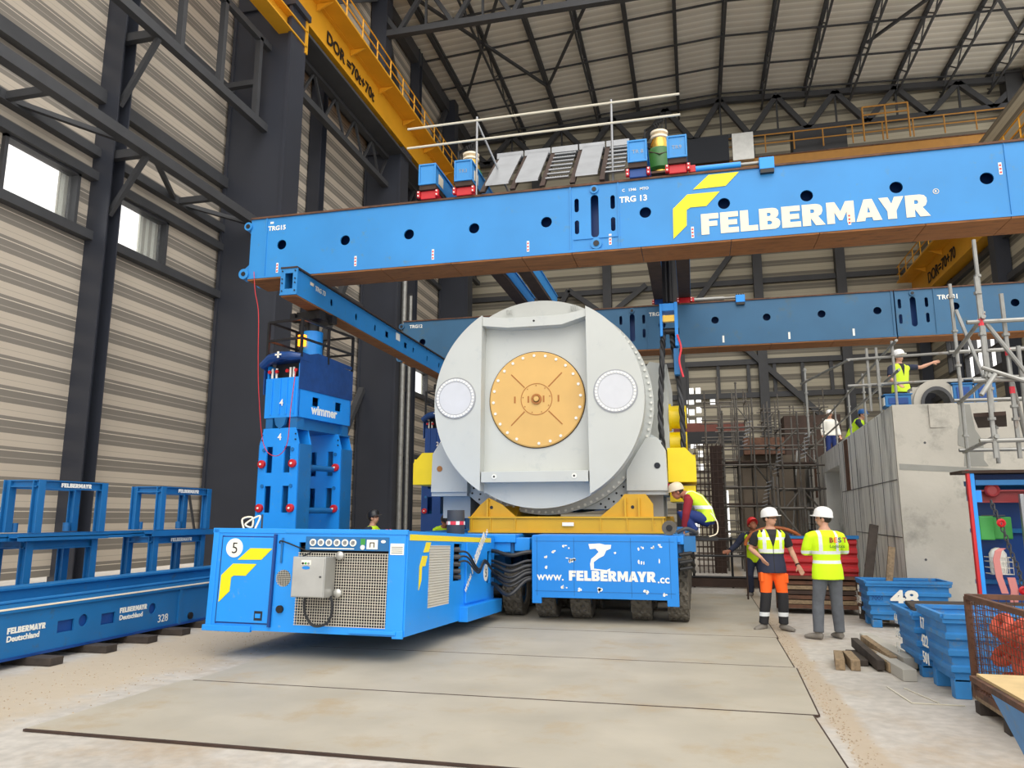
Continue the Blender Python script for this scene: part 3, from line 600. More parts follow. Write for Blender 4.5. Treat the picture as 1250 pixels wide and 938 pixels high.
# lift towers
def lift_tower(label, number, loc, rotz, side_name=True, lamp_on=True, pm='blue'):
    """local frame: front faces -y; width x, depth y"""
    t = thing('lift_tower', label, 'lift tower', (0, 0, 0))
    W, D = .39, .82
    for sy in (-1, 1):
        yf = sy*(D-.17)
        loops = [[(-.55, 0), (.55, 0), (.55, .12), (.47, .3), (.44, 3.02), (.36, 3.3), (-.36, 3.3), (-.44, 3.02), (-.47, .3), (-.55, .12)]]
        for x in (-.2, .2):
            for z in (.9, 2.0, 2.72): loops.append(rect(x-.07, x+.07, z-.24, z+.24))
        for yy in (yf-.17, yf+.17):
            MB().mesh(flat(loops, .035), frame((0, yy, 0), *FRONT)).build('leg_plate', pm, t)
        s = MB()
        for x in (-1, 1): s.prism([(yf-.17, .3), (yf+.17, .3), (yf+.17, 3.0), (yf-.17, 3.0)], 'x', x*.455-.015, x*.455+.015)
        s.box(-.4, .4, yf-.17, yf+.17, 3.27, 3.3); s.box(-.12, .12, yf-.15, yf+.15, .1, 3.25)
        s.box(-.5, .5, yf-.2, yf+.2, 0, .05)
        s.build('leg_side_plate', 'mid_blue', t)
        b = MB()
        for x in (-.38, .38):
            for z in (3.08, 3.18, .2): b.lathe([(.013, 0), (.013, .02)], 8, Matrix.Translation((x, yf-.19, z)) @ Matrix.Rotation(R(90), 4, 'X'))
        b.build('leg_bolts', 'black_metal', t)
        for x in (-.36, .36):
            for z, big in ((1.84, 1), (2.24, 0), (2.64, 1), (2.9, 0)):
                Xm = Matrix.Translation((x*(.97 if big else .9), yf-.187, z)) @ Matrix.Rotation(R(90), 4, 'X')
                if big:
                    q = MB().lathe([(.075, 0), (.075, .05), (.05, .06)], 20, Xm).build('locking_pin', 'red', t, smooth=True)
                    MB().lathe([(.02, .06), (.02, .075)], 12, Xm).build('pin_head', 'white', q)
                else: MB().lathe([(.035, 0), (.035, .02)], 14, Xm).build('hole_bush', 'mid_blue', t)
    for z in (1.8, 2.6):
        for x in (.3, -.3): MB().tube([(x, -.5, z), (x, .75, z)], .055, 12).build('tie_rod', 'mid_blue', t, smooth=True)
    # cradle between legs and head
    c = MB(); c.prism([(-.14, 3.5), (.14, 3.5), (.1, 3.36), (0, 3.28), (-.1, 3.36)], 'y', -.84, -.78)
    c.box(-.3, .3, -.6, .6, 3.3, 3.52); c.box(-.36, -.2, -.8, -.6, 3.28, 3.52); c.box(.2, .36, -.8, -.6, 3.28, 3.52); c.box(.2, .36, .6, .8, 3.28, 3.52)
    c.build('cradle', 'mid_blue', t)
    # hydraulic head box
    h = MB(); h.box(-W, W, -D, -D+.03, 3.5, 4.25); h.box(-W, W, D-.03, D, 3.5, 4.5); h.box(-W, -W+.03, -D+.03, D-.03, 3.5, 4.5)
    h.box(-W+.03, W-.03, -D+.03, D-.03, 3.5, 3.55)
    for x in (-.25, -.06, .1, .27): h.box(x, x+.03, -D-.02, -D, 3.56, 4.22)
    h.build('head_box', pm, t)
    MB().mesh(flat([rect(-D, D, 3.5, 4.5), rect(-.42, -.22, 3.75, 3.92), rect(.3, .5, 3.75, 3.92)], .03), frame((W-.015, 0, 0), *SIDE)).build('head_side', pm, t)
    tp = MB(); tp.prism([(-D-.02, 4.02), (D+.02, 4.02), (D+.02, 4.62), (-D-.02, 4.72)], 'x', W, W+.015)
    tp.box(-W-.03, W+.02, -D-.03, -D+.3, 4.56, 4.62)
    tp.build('side_tarpaulin', 'tarp', t)
    sh = MB()   # rolled up front tarpaulin
    pts = [(-W-.07, -D-.03, 4.5), (-W+.15, -D-.08, 4.62), (0, -D-.07, 4.66), (W-.15, -D-.08, 4.63), (W+.02, -D-.02, 4.62)]
    sh.tube(pts, [.08, .09, .08, .09, .06], 10)
    sh.prism([(-D-.06, 4.62), (-D+.5, 4.78), (D, 4.72), (D, 4.66), (-D, 4.56)], 'x', -W-.05, W+.01)
    sh.prism([(-D-.02, 4.6), (-D+.2, 4.6), (-D+.15, 4.0), (-D, 3.95)], 'x', -W-.06, -W-.03)
    sh.build('rolled_tarpaulin', 'tarp', t, smooth=True)
    v = MB()
    for x in (-.3, -.2, .12, .2): v.tube([(x, -D+.06, 4.25), (x, -D+.06, 4.45)], .022, 8)
    v.build('valve', 'white', t)
    v = MB()
    for x in (-.33, -.16, .08, .28): v.lathe([(.035, 0), (.035, .03)], 12, Matrix.Translation((x, -D+.03, 4.38)) @ Matrix.Rotation(R(90), 4, 'X'))
    v.build('valve_wheel', 'red', t)
    MB().box(-W+.05, W-.06, -D+.2, D-.1, 4.0, 4.56).build('manifold', 'cab_dark', t)
    # railing
    r = MB(); zt, zb = 5.35, 4.62
    for x in (-W, W):
        for y in (-D, 0, D): r.bar((x, y, zb), (x, y, zt), .045, .045)
        for z in (zt, (zt+zb)/2): r.bar((x, -D, z), (x, D, z), .04, .04)
    for y in (-D, D):
        for z in (zt, (zt+zb)/2): r.bar((-W, y, z), (W, y, z), .04, .04)
    r.build('guard_rail', 'black_metal', t)
    MB().tube([(0, 0, 4.6), (0, 0, 5.3)], .2, 24).build('jack_cylinder', 'blue', t, smooth=True)
    MB().tube([(0, 0, 5.3), (0, 0, 5.5)], .12, 16).build('jack_piston', 'black_metal', t, smooth=True)
    j = MB(); j.box(-.28, .28, -.28, .28, 5.5, 5.56)
    for x in (-.3, .3):
        for y in (-.2, .2): j.box(x-.06, x+.06, y-.08, y+.08, 5.5, 5.66)
    j.box(-.25, .25, -.22, .22, 5.56, 5.69); j.build('clamp_head', 'black_metal', t)
    if lamp_on:
        q = MB().box(-.12, .02, -.3, -.22, 4.98, 5.2).build('beacon_housing', 'orange_lamp', t)
    text(number, .17, (-.03, -D-.024, 3.72), FRONT, 'white', t, bold=.02)
    text(number, .17, (-.03, -D-.022, 3.08), FRONT, 'white', t, bold=.02)
    if side_name: text('wimmer', .25, (W+.002, -.44, 3.6), SIDE, 'white', t, bold=.03, sx=.95)
    # white cross tape on tarp
    MB().box(-.02, .02, -D-.175, -D-.165, 4.6, 4.72).box(-.07, .07, -D-.175, -D-.165, 4.645, 4.675).build('tape_cross', 'white', t)
    t.location = loc; t.rotation_euler = (0, 0, rotz)
    return t
lift_tower('near blue lift tower numbered 4 with side lettering and black guard rail', '4', (-7.28, 13.2, 0), R(-9))
lift_tower('far blue lift tower behind the generator, left', '2.2', (-7.25, 21.6, 0), R(-2), False, False, 'deep_blue')  # deeper blue than the near tower: its shade is put into the colour
# red hose hanging down the near tower
def hose(pts, r, m, name, label=None, cat=None, parent=None, seg=24, group=None):
    P = [Vector(p) for p in pts]; out = []
    for i in range(len(P)-1):
        p0 = P[max(i-1, 0)]; p1 = P[i]; p2 = P[i+1]; p3 = P[min(i+2, len(P)-1)]
        for k in range(8):
            u = k/8; out.append(.5*((2*p1)+(p2-p0)*u+(2*p0-5*p1+4*p2-p3)*u*u+(3*p1-p0-3*p2+p3)*u**3))
    out.append(P[-1])
    o = MB().tube(out, r, 8).build(name, m, parent, smooth=True)
    if label: tag(o, label, cat, group)
    return o
hose([(-8.2, 12.45, 6.4), (-8.05, 12.3, 5.95), (-7.82, 12.1, 5.45), (-7.72, 12.02, 4.6), (-7.66, 12.02, 3.9), (-7.55, 12.08, 3.0), (-7.3, 12.08, 2.76), (-7.06, 12.05, 2.95), (-7.0, 12.02, 3.6), (-6.98, 12.1, 4.35)], .007, 'red', 'hose', 'thin red hose looping down the front of the near lift tower', 'hose')
# cross beams on top of the girders, on red skates
SK = {}
def cross_beam(x, label, mark, key, red=True, y0=12.35):
    z0, z1 = 7.79, 8.2; h = .17
    t = thing('cross_beam', label, 'beam', (x, y0, 7.76))
    b = MB(); b.box(x-h+.03, x+h-.03, y0+.02, 21.4, z0+.03, z1-.03); b.box(x-h, x+h, y0, 21.4, z1-.03, z1); b.box(x-h, x+h, y0, 21.4, z0, z0+.03)
    for s in (-1, 1): b.box(x+s*(h-.015)-.015, x+s*(h-.015)+.015, y0, y0+.02, z0+.03, z1-.03)
    b.build('box_profile', 'girder_blue', t, bevel=.004)
    MB().box(x+h-.028, x+h-.02, y0+.25, y0+.5, z0+.1, z0+.3).build('paper_sheet', 'cream', t)
    MB().box(x-h+.01, x+h-.01, y0+.03, 21.4, z0-.09, z0).build('timber_packing', 'rustdark', t)
    if mark: text(mark, .1, (x-.09, y0+.015, 7.95), FRONT, 'alu', t, bold=-.01)
    for yy, nm in ((y0+.2, 'front'), (20.8, 'rear')):
        s = thing('skate', ('red' if red else 'dark blue')+' sliding skate on the '+nm+' girder under the '+key+' cross beam', 'skate', (x, yy, 7.54), group='sliding skates under the cross beams')
        MB().box(x-h+.02, x+h-.02, yy-.12, yy+.45, 7.538, 7.695).build('skate_body', 'red' if red else 'deep_blue', s, bevel=.01)
        for q in (-1, 1):
            c = MB(); c.box(x+q*(h+.01)-.03, x+q*(h+.01)+.03, yy-.16, yy-.08, 7.56, 7.69); c.build('side_clamp', 'red', s, bevel=.008)
        b2 = MB()
        for q in (-1, 1):
            for z in (7.59, 7.66): b2.lathe([(.014, 0), (.014, .02)], 8, Matrix.Translation((x+q*(h+.01), yy-.16, z)) @ Matrix.Rotation(R(90), 4, 'X'))
        b2.build('clamp_bolts', 'white', s)
    return t
cross_beam(-4.62, 'blue cross beam leftmost on top of the front girder', None, 'unmarked leftmost')
cross_beam(-3.92, 'blue cross beam marked TR3 on top of the front girder, left pair', 'TR3', 'TR3')
cross_beam(-.74, 'blue cross beam marked TR 8 next to the grey planks', 'TR 8', 'TR 8', red=False)
cross_beam(-.06, 'blue cross beam marked TR9 right of the green jack', 'TR9', 'TR9')
def strand_jack(x, y, label):
    t = thing('strand_jack', label, 'jack', (x, y, 8.2))
    T = Matrix.Translation((x, y, 8.215))
    MB().box(x-.3, x+.3, y-.25, y+.25, 8.2, 8.24).build('base_plate', 'rust', t)
    MB().lathe([(.2, .0), (.2, .04), (.17, .06), (.17, .12)], 24, T).build('bottom_ring', 'brass', t, smooth=True)
    MB().lathe([(.19, .1), (.24, .14), (.24, .5), (.21, .56)], 28, T).build('jack_body', 'green', t, smooth=True)
    MB().lathe([(.19, .56), (.19, .66), (.15, .76), (.15, .78)], 28, T).build('brass_dome', 'brass', t, smooth=True)
    MB().lathe([(.13, .78), (.17, .8), (.17, .84), (.1, .85), (.1, .9), (.17, .9), (.17, .94), (.12, .95)], 24, T).build('top_anchor', 'cream', t, smooth=True)
    m_ = MB()
    for i in range(5):
        a = i*.5-1
        m_.tube([(x+.05*math.cos(a), y, 9.1), (x-.1+.05*i, y, 9.35+.02*i), (x-.28, y+.02*i, 9.25), (x-.3, y+.03*i, 8.6)], .014, 6)
    m_.build('strand_tail', 'black', t)
    m_ = MB()
    for z in (.2, .4): m_.tube([(x-.24, y-.05, 8.2+z), (x-.32, y-.1, 8.3+z), (x-.3, y-.1, 9.0)], .02, 6)
    m_.tube([(x-.2, y-.16, 8.7), (x, y-.26, 8.58), (x+.2, y-.16, 8.66)], .012, 6)
    m_.build('jack_hose', 'rustdark', t)
    return t
strand_jack(-.4, 14.0, 'green strand jack with brass top between the two right cross beams')
strand_jack(-4.27, 14.0, 'green strand jack with brass top beside the left pair of cross beams')
# strand bundles and load anchor with slings
def suspension(x, y, zb, label_b, label_a, vis=True):
    t = thing('strand_bundle', label_b, 'cable', (x, y, 8.2))
    m_ = MB()
    for i in range(7):
        a = i*math.pi*2/6; q = (0, 0) if i == 6 else (.075*math.cos(a), .075*math.sin(a))
        m_.tube([(x+q[0], y+q[1], 8.2), (x+q[0], y+q[1], zb+.05)], .034, 6)
    m_.build('strands', 'black_metal', t)
    a = thing('load_anchor', label_a, 'anchor', (x, y, zb-.7))
    MB().box(x-.17, x-.12, y-.16, y+.16, zb-.62, zb).build('side_plate', 'blue', a, bevel=.006)
    MB().box(x+.1, x+.16, y-.16, y+.16, zb-.82, zb+.02).build('side_plate', 'blue', a, bevel=.006)
    MB().box(x-.12, x+.1, y-.16, y+.16, zb-.14, zb).build('head_block', 'blue', a, bevel=.006)
    MB().box(x-.12, x+.1, y-.05, y+.05, zb-.32, zb-.2).build('wedge_block', 'brass', a)
    MB().tube([(x-.18, y, zb-.5), (x+.18, y, zb-.5)], .06, 14).build('pin', 'black_metal', a, smooth=True)
    MB().box(x+.06, x+.16, y-.1, y+.3, zb-1.35, zb-.85).build('swivel_link', 'mid_blue', a, bevel=.006)
    return t
suspension(-.34, 14.0, 5.62, 'black steel strand bundle hanging from the right green jack', 'blue load anchor block at the bottom of the strand bundle, above the wire rope sling')
def wire_rope(pts, label):
    t = thing('wire_rope_sling', label, 'sling', pts[0])
    P = [Vector(p) for p in pts]; out = []
    for i in range(len(P)-1):
        p0 = P[max(i-1, 0)]; p1 = P[i]; p2 = P[i+1]; p3 = P[min(i+2, len(P)-1)]
        for k in range(14):
            u = k/14; out.append(.5*((2*p1)+(p2-p0)*u+(2*p0-5*p1+4*p2-p3)*u*u+(3*p1-p0-3*p2+p3)*u**3))
    out.append(P[-1])
    for s in range(3):
        q = [p+Vector((.026*math.cos(i*.55+s*2.09), .026*math.sin(i*.55+s*2.09), 0)) for i, p in enumerate(out)]
        MB().tube(q, .031, 7).build('strand', 'black_metal' if s else 'steel_dark', t, smooth=True)
wire_rope([(-.46, 13.95, 5.1), (-.47, 13.95, 4.9), (-.52, 13.95, 4.2), (-.56, 13.95, 3.4), (-.5, 13.97, 2.75), (-.35, 13.98, 2.4)], 'thick wire rope sling loop nearest the generator, below the blue anchor')
wire_rope([(-.3, 14.1, 5.1), (-.28, 14.1, 4.8), (-.2, 14.1, 4.1), (-.17, 14.1, 3.3), (-.2, 14.05, 2.7), (-.35, 14.02, 2.42)], 'thick wire rope sling loop farther from the generator, below the blue anchor')
hose([(-.2, 13.8, 5.0), (-.14, 13.8, 4.75), (-.18, 13.8, 4.5), (-.12, 13.8, 4.2)], .018, 'tape_red', 'tag_line', 'red and white cord tied on the blue load anchor', 'cord')
# walkway of aluminium planks and loose handrail on the front girder
t = thing('plank_walkway', 'grey metal planks laid as a walkway on top of the front girder', 'walkway', (-2.4, 13, 7.6))
xs = [-3.62, -3.05, -2.5, -1.95, -1.42, -.95]
for i in range(5):
    a, b_ = xs[i]+.1, xs[i+1]-.03
    if i in (0, 1, 3):
        m_ = MB(); m_.prism([(12.45, 7.68), (13.6, 8.8), (13.6, 8.84), (12.45, 7.72)], 'x', a, b_)
        for k in range(4): u = k/4+.1; m_.box(a, b_, 12.45+1.15*u-.01, 12.45+1.15*u+.02, 7.655+1.12*u, 7.69+1.12*u)
    else:
        m_ = MB()
        for k in range(7):
            u = k/7+.03; y = 12.45+1.15*u; z = 7.68+1.12*u
            m_.box(a, b_, y, y+.05, z, z+.02)
            for j in range(9): q = a+(b_-a)*(j+.2)/9; m_.prism([(y+.05, z), (y+.16, z+.09), (y+.16, z+.11), (y+.05, z+.02)], 'x', q, q+.025)
    m_.build('plank', 'alu', t)
    MB().prism([(12.42, 7.56), (12.5, 7.56), (13.62, 8.66), (13.62, 8.78)], 'x', xs[i]-.0, xs[i]+.09).build('plank_bearer', 'rustdark', t)
    MB().box(a-.08, b_+.02, 13.6, 13.66, 8.78, 8.9).build('end_rail', 'alu', t)
t = thing('guard_rail', 'two long pale rails on posts above the front girder walkway', 'railing', (-2.5, 12.7, 7.6))
for z0, z1 in ((9.12, 9.14), (8.72, 8.74)): MB().tube([(-5.15, 12.65, z0), (.02, 12.65, z1)], .022, 8).build('rail', 'rail_pale', t, smooth=True)
for x in (-3.75, -1.2): MB().tube([(x, 12.66, 7.6), (x, 12.66, 9.2)], .022, 8).build('post', 'alu', t, smooth=True)
MB().tube([(-3.75, 12.68, 9.1), (-3.2, 13.3, 7.7)], .02, 8).build('post_brace', 'alu', t, smooth=True)
# push cylinders lying on the girders
def push_cyl(x0, x1, y, col, label, col2='zinc'):
    t = thing('push_cylinder', label, 'hydraulic cylinder', (x0, y, 7.55))
    MB().tube([(x0, y, 7.62), (x0+(x1-x0)*.72, y, 7.62)], .055, 14).build('cylinder_tube', 'blue' if col == 'blue' else 'zinc', t, smooth=True)
    MB().tube([(x0+(x1-x0)*.7, y, 7.62), (x1, y, 7.62)], .032, 12).build('piston_rod', 'zinc', t, smooth=True)
    MB().box(x0-.12, x0, y-.05, y+.05, 7.56, 7.69).build('rod_eye', 'red', t, bevel=.01)
    c = MB(); c.box(x1, x1+.24, y-.12, y+.16, 7.45, 7.66); c.build('gripper', 'blue', t, bevel=.01)
    c = MB(); c.box(x1+.01, x1+.23, y-.125, y+.1, 7.38, 7.45)
    for i in range(4): c.tube([(x1+.03+i*.06, y, 7.66), (x1+.03+i*.06, y, 7.72)], .015, 6)
    c.build('gripper_jaw', 'black_metal', t)
push_cyl(.24, 1.28, 12.55, 'blue', 'blue push cylinder with gripper block on the front girder')
push_cyl(.2, 1.3, 20.75, 'zinc', 'grey push cylinder with blue gripper on the rear girder')
# ================================================================ generator
GX, GZ, GR = -2.66, 3.72, 1.89
t = gen = thing('generator', 'huge round grey generator stator with gold centre cover, on the trailers', 'generator', (GX, 14, 2.0))
def arcp(a0, a1, r, n=48): return [(GX+r*math.cos(a0+(a1-a0)*k/n), GZ+r*math.sin(a0+(a1-a0)*k/n)) for k in range(n+1)]
CY = lambda x, z, y: Matrix.Translation((x, y, z)) @ Matrix.Rotation(R(90), 4, 'X')   # local +z -> -y
YF = 12.8
# recessed base disc (with opening behind the gold cover closed by it)
MB().mesh(flat([circ(GX, GZ, GR, 128)], .12), frame((0, YF+.34, 0), *FRONT)).build('recessed_plate', 'gen', gen)
xl, xr_ = -3.66, -1.76
al = math.acos((GX-xl)/GR)
wl = [p for p in arcp(math.pi-al, math.pi+al*.985, GR, 64)]
MB().mesh(flat([wl], .28), frame((0, YF+.14, 0), *FRONT)).build('side_wing_plate', 'gen', gen, bevel=.006)
ar = math.acos((xr_-GX)/GR)
wr = [p for p in arcp(-ar*.985, ar, GR, 64)]
MB().mesh(flat([wr], .28), frame((0, YF+.14, 0), *FRONT)).build('side_wing_plate', 'gen', gen, bevel=.006)
# top rib and lip
MB().prism([(xl, 5.3), (-3.2, 5.25), (-2.2, 5.25), (xr_, 5.33), (xr_, 5.2), (-2.2, 5.07), (-3.2, 5.07), (xl, 5.13)][::-1][::-1], 'y', YF+.03, YF+.28).build('top_rib', 'gen', gen, bevel=.006)
MB().box(xl, xr_, YF+.0, YF+.28, 2.28, 2.47).build('bottom_rib', 'gen', gen, bevel=.006)
for x in (-3.42, -2.0): 
    MB().lathe([(.045, 0), (.045, .01)], 20, CY(x, 2.38, YF)).build('rib_boss', 'bolt', gen); MB().lathe([(.018, .01), (.018, .013)], 12, CY(x, 2.38, YF)).build('boss_hole', 'black', gen)
MB().lathe([(.02, 0), (.02, .004)], 12, CY(-2.7, 5.17, YF+.03)).build('rib_hole', 'black', gen)
for x in (-3.2, -2.0): MB().tube([(x-.04, YF+.24, 5.38), (x-.04, YF+.2, 5.45), (x+.04, YF+.2, 5.45), (x+.04, YF+.24, 5.38)], .016, 8).build('lifting_eye', 'gen', gen)
# gold cover
dc = CY(-2.7, 3.77, YF+.28)
gc = MB().lathe([(.87, 0), (.87, .03), (.85, .045), (.0001, .045)], 96, dc).build('gold_cover', 'gold', gen, smooth=True)
MB().lathe([(.885, 0), (.885, .01), (.87, .01)], 96, dc).build('cover_rim', 'rustdark', gen)
rg = MB().mesh(flat([circ(0, 0, .29, 48), circ(0, 0, .278, 48)], .006), frame((-2.7, YF+.232, 3.77), *FRONT)); rg.build('inner_ring', 'gold_dark', gc)
c_ = MB()
for k in range(9): a = k*2*math.pi/9+.2; c_.lathe([(.01, .045), (.01, .055)], 8, dc @ Matrix.Translation((.25*math.cos(a), .25*math.sin(a), 0)))
c_.build('inner_bolts', 'gold_dark', gc)
MB().lathe([(.095, .045), (.095, .07), (.06, .07), (.06, .045)], 28, dc).build('hub_flange', 'gold_dark', gc, smooth=True)
MB().lathe([(.05, .04), (.05, .09), (.04, .1)], 20, dc).build('hub', 'gold', gc, smooth=True)
c_ = MB()
for a in (45, 135, 225, 315):
    a = R(a); d = Vector((math.cos(a), 0, math.sin(a))); o_ = Vector((-2.7, YF+.232, 3.77)); c_.bar(o_+d*.31, o_+d*.66, .02, .006, (0, 1, 0))
c_.build('cross_seam', 'gold_dark', gc)
c_ = MB()
for x in (-.4, .4, -.15, .13): c_.box(-2.7+x-.015, -2.7+x+.015, YF+.23, YF+.236, 3.71, 3.83)
c_.build('cover_marking', 'gold_dark', gc)
for k in range(24):
    a = 2*math.pi*k/24+.05
    if k in (17, 21): continue
    MB().lathe([(.026, .045), (.026, .058)], 14, dc @ Matrix.Translation((.8*math.cos(a), .8*math.sin(a), 0))).build('cover_bolt', 'bolt', gc, smooth=True)
# side covers with bolt rings
for cx, cz in ((-4.15, 3.8), (-1.26, 3.82)):
    cc = MB().lathe([(.36, 0), (.36, .02), (.0001, .02)], 56, CY(cx, cz, YF)).build('side_cover', 'gen_disc', gen, smooth=True)
    MB().lathe([(.385, 0), (.385, .006), (.36, .006)], 56, CY(cx, cz, YF)).build('cover_gasket', 'alu', cc)
    for k in range(36): a = 2*math.pi*k/36; MB().lathe([(.019, .02), (.019, .034)], 8, CY(cx, cz, YF) @ Matrix.Translation((.335*math.cos(a), .335*math.sin(a), 0))).build('cover_bolt', 'bead', cc)
    MB().mesh(flat([circ(cx, cz, .305, 48), circ(cx, cz, .298, 48)], .002), frame((0, YF-.0215, 0), *FRONT)).build('cover_seam', 'alu', cc)
# big flange ring, bottom cut flat
def fl(r, zc, n=120):
    out = []
    for k in range(n):
        a = 2*math.pi*k/n; x, z = GX+r*math.cos(a), GZ+r*math.sin(a)
        out.append((x, max(z, zc)))
    return out
MB().mesh(flat([fl(2.0, 1.72)], .1), frame((0, YF+.89, 0), *FRONT)).build('flange_ring', 'gen', gen)
MB().lathe([(1.84, 0), (1.84, .45)], 96, Matrix.Translation((GX, YF+.4, GZ)) @ Matrix.Rotation(R(-90), 4, 'X')).build('neck_ring', 'gen2', gen, smooth=True)
b1 = MB(); b2 = MB()
for k in range(100):
    a = 2*math.pi*k/100
    MB().lathe([(.024, 0), (.024, .035)], 6, CY(GX+1.955*math.cos(a), GZ+1.955*math.sin(a), YF+.84)).build('flange_bolt', 'bolt', gen)
MB().mesh(flat([[(GX+(2.22 if 195 < k*3 < 345 else 1.9)*math.cos(R(k*3)), max(GZ+(2.22 if 195 < k*3 < 345 else 1.9)*math.sin(R(k*3)), 1.82)) for k in range(120)]], .08), frame((0, YF+.99, 0), *FRONT)).build('lower_flange', 'gen2', gen)
for k in range(60):
    for r_, off in ((2.06, 0), (2.15, .5)):
        a = math.pi*1.1+(k+off)*math.pi*.8/60
        if GZ+r_*math.sin(a) < 1.85 or k % 2: continue
        b2.lathe([(.02, 0), (.02, .004)], 10, CY(GX+r_*math.cos(a), GZ+r_*math.sin(a), YF+.948))
b2.build('flange_holes', 'black', gen)
# barrel
MB().lathe([(1.9, 0), (1.9, .3), (1.95, .3), (1.95, .42), (1.9, .42), (1.9, 3.2), (1.95, 3.2), (1.95, 3.3), (1.9, 3.3), (1.9, 5.9)], 96, Matrix.Translation((GX, YF+1.03, GZ)) @ Matrix.Rotation(R(-90), 4, 'X')).build('barrel', 'gen2', gen, smooth=True)
MB().prism([(-.98, 2.9), (-.42, 2.9), (-.42, 4.55), (-.75, 4.62), (-.98, 4.3)], 'y', 14.3, 17.6).build('side_casing', 'gen', gen, bevel=.01)
MB().prism([(-4.34, 2.9), (-4.9, 2.9), (-4.9, 4.55), (-4.57, 4.62), (-4.34, 4.3)], 'y', 14.3, 17.6).build('side_casing', 'gen', gen, bevel=.01)
# feet
FT = [(-1.18, 2.14), (-.46, 2.14), (-.48, 2.86), (-.62, 3.08), (-.82, 3.08), (-1.18, 2.5)]
for s in (1, -1):
    pf = [(GX+s*(x-GX), z) for x, z in FT]; 
    if s < 0: pf = pf[::-1]
    f_ = MB().prism(pf, 'y', 13.55, 15.6).build('foot', 'gen', gen, bevel=.008)
    MB().lathe([(.055, 0), (.055, .01)], 18, CY(GX+s*2.03, 2.58, 13.55)).build('foot_hole', 'gold_dark' if s < 0 else 'cab_dark', f_)
    MB().box(min(GX+s*1.5, GX+s*2.2), max(GX+s*1.5, GX+s*2.2), 13.6, 15.6, 2.07, 2.14).build('foot_plate', 'gen2', f_)
    MB().box(min(GX+s*1.55, GX+s*2.1), max(GX+s*1.55, GX+s*2.1), 14.0, 15.8, 1.66, 2.07).build('foot_packer', 'gen2', f_)
    # yellow lifting trunnion
    y_ = [(GX+s*2.2, 2.3), (GX+s*2.7, 2.3), (GX+s*2.7, 2.72), (GX+s*2.52, 2.92), (GX+s*2.2, 2.92)]
    if s < 0: y_ = y_[::-1]
    tr = MB().prism(y_, 'y', 13.9, 13.96).build('trunnion_bracket', 'yellow', gen, bevel=.005)
    m_ = MB(); xa, xb = sorted((GX+s*2.2, GX+s*2.7)); m_.box(xa, xb, 13.96, 15.4, 2.3, 2.36); m_.box(xa, xb, 15.34, 15.4, 2.3, 2.9); 
    if s > 0: m_.box(xa+.02, xb-.02, 14.0, 15.4, 1.95, 2.24)
    m_.box(xa, (xa+xb)/2, 13.95, 15.3, 2.36, 2.8)
    m_.build('bracket_box', 'yellow', gen, bevel=.005)
    if s > 0:
        m_ = MB()
        for z in (3.05, 3.55): m_.lathe([(.22, 0), (.22, .32)], 28, Matrix.Translation((-.42, 14.5, z)) @ Matrix.Rotation(R(90), 4, 'Y'))
        m_.lathe([(.26, 0), (.26, .04)], 28, Matrix.Translation((-.42, 14.5, 3.55)) @ Matrix.Rotation(R(90), 4, 'Y')); m_.build('trunnion_drum', 'yellow', gen, smooth=True)
# yellow transport frame
t = thing('transport_frame', 'ochre yellow steel transport frame carrying the generator on the trailer decks', 'frame', (-2.25, 13, 1.4))
for y0, y1, nm in ((13.0, 13.35, 0), (15.2, 15.55, 1), (17.6, 17.95, 2)):
    m_ = MB(); m_.box(-3.95, -.5, y0, y1, 1.41, 1.44); m_.box(-3.93, -.52, y0+.03, y1-.03, 1.44, 1.66); m_.box(-3.95, -.5, y0, y1, 1.66, 1.69)
    for x in (-3.9, -3.55, -3.1, -1.6, -1.15, -.72, -.55): m_.box(x, x+.02, y0+.005, y1-.005, 1.44, 1.66)
    m_.build('cross_beam', 'yellow_frame', t)
    for pts in (((-3.93, 1.69), (-3.75, 1.9), (-3.6, 2.02), (-3.35, 1.9), (-3.1, 1.69)), ((-1.6, 1.69), (-1.28, 1.95), (-1.18, 2.07), (-.82, 2.07), (-.7, 1.9), (-.7, 1.69))):
        g_ = MB().prism(list(pts)[::-1], 'y', y0+.1, y0+.16).build('gusset', 'yellow_frame', t)
        MB().lathe([(.03, 0), (.03, .004)], 14, CY(sum(p[0] for p in pts)/len(pts)*1.0, 1.85, y0+.1)).build('gusset_hole', 'cab_dark', g_)
    m_ = MB(); 
    for x in (-3.62, -.95, -1.18): m_.box(x, x+.03, y0+.02, y1-.02, 1.69, 2.0)
    m_.build('stiffener', 'yellow_frame', t)
for x in (-3.9, -.75): MB().box(x, x+.25, 13.35, 18.5, 1.42, 1.66).build('long_beam', 'yellow_frame', t)
for x in (-3.45, -1.15): MB().prism([(13.3, 1.66), (18.0, 1.66), (18.0, 2.05), (13.9, 2.05)], 'x', x, x+.3).build('bearer', 'yellow_frame', t)
MB().box(-2.25, -2.05, 12.99, 13.0, 1.53, 1.59).build('label_plate', 'white', t)
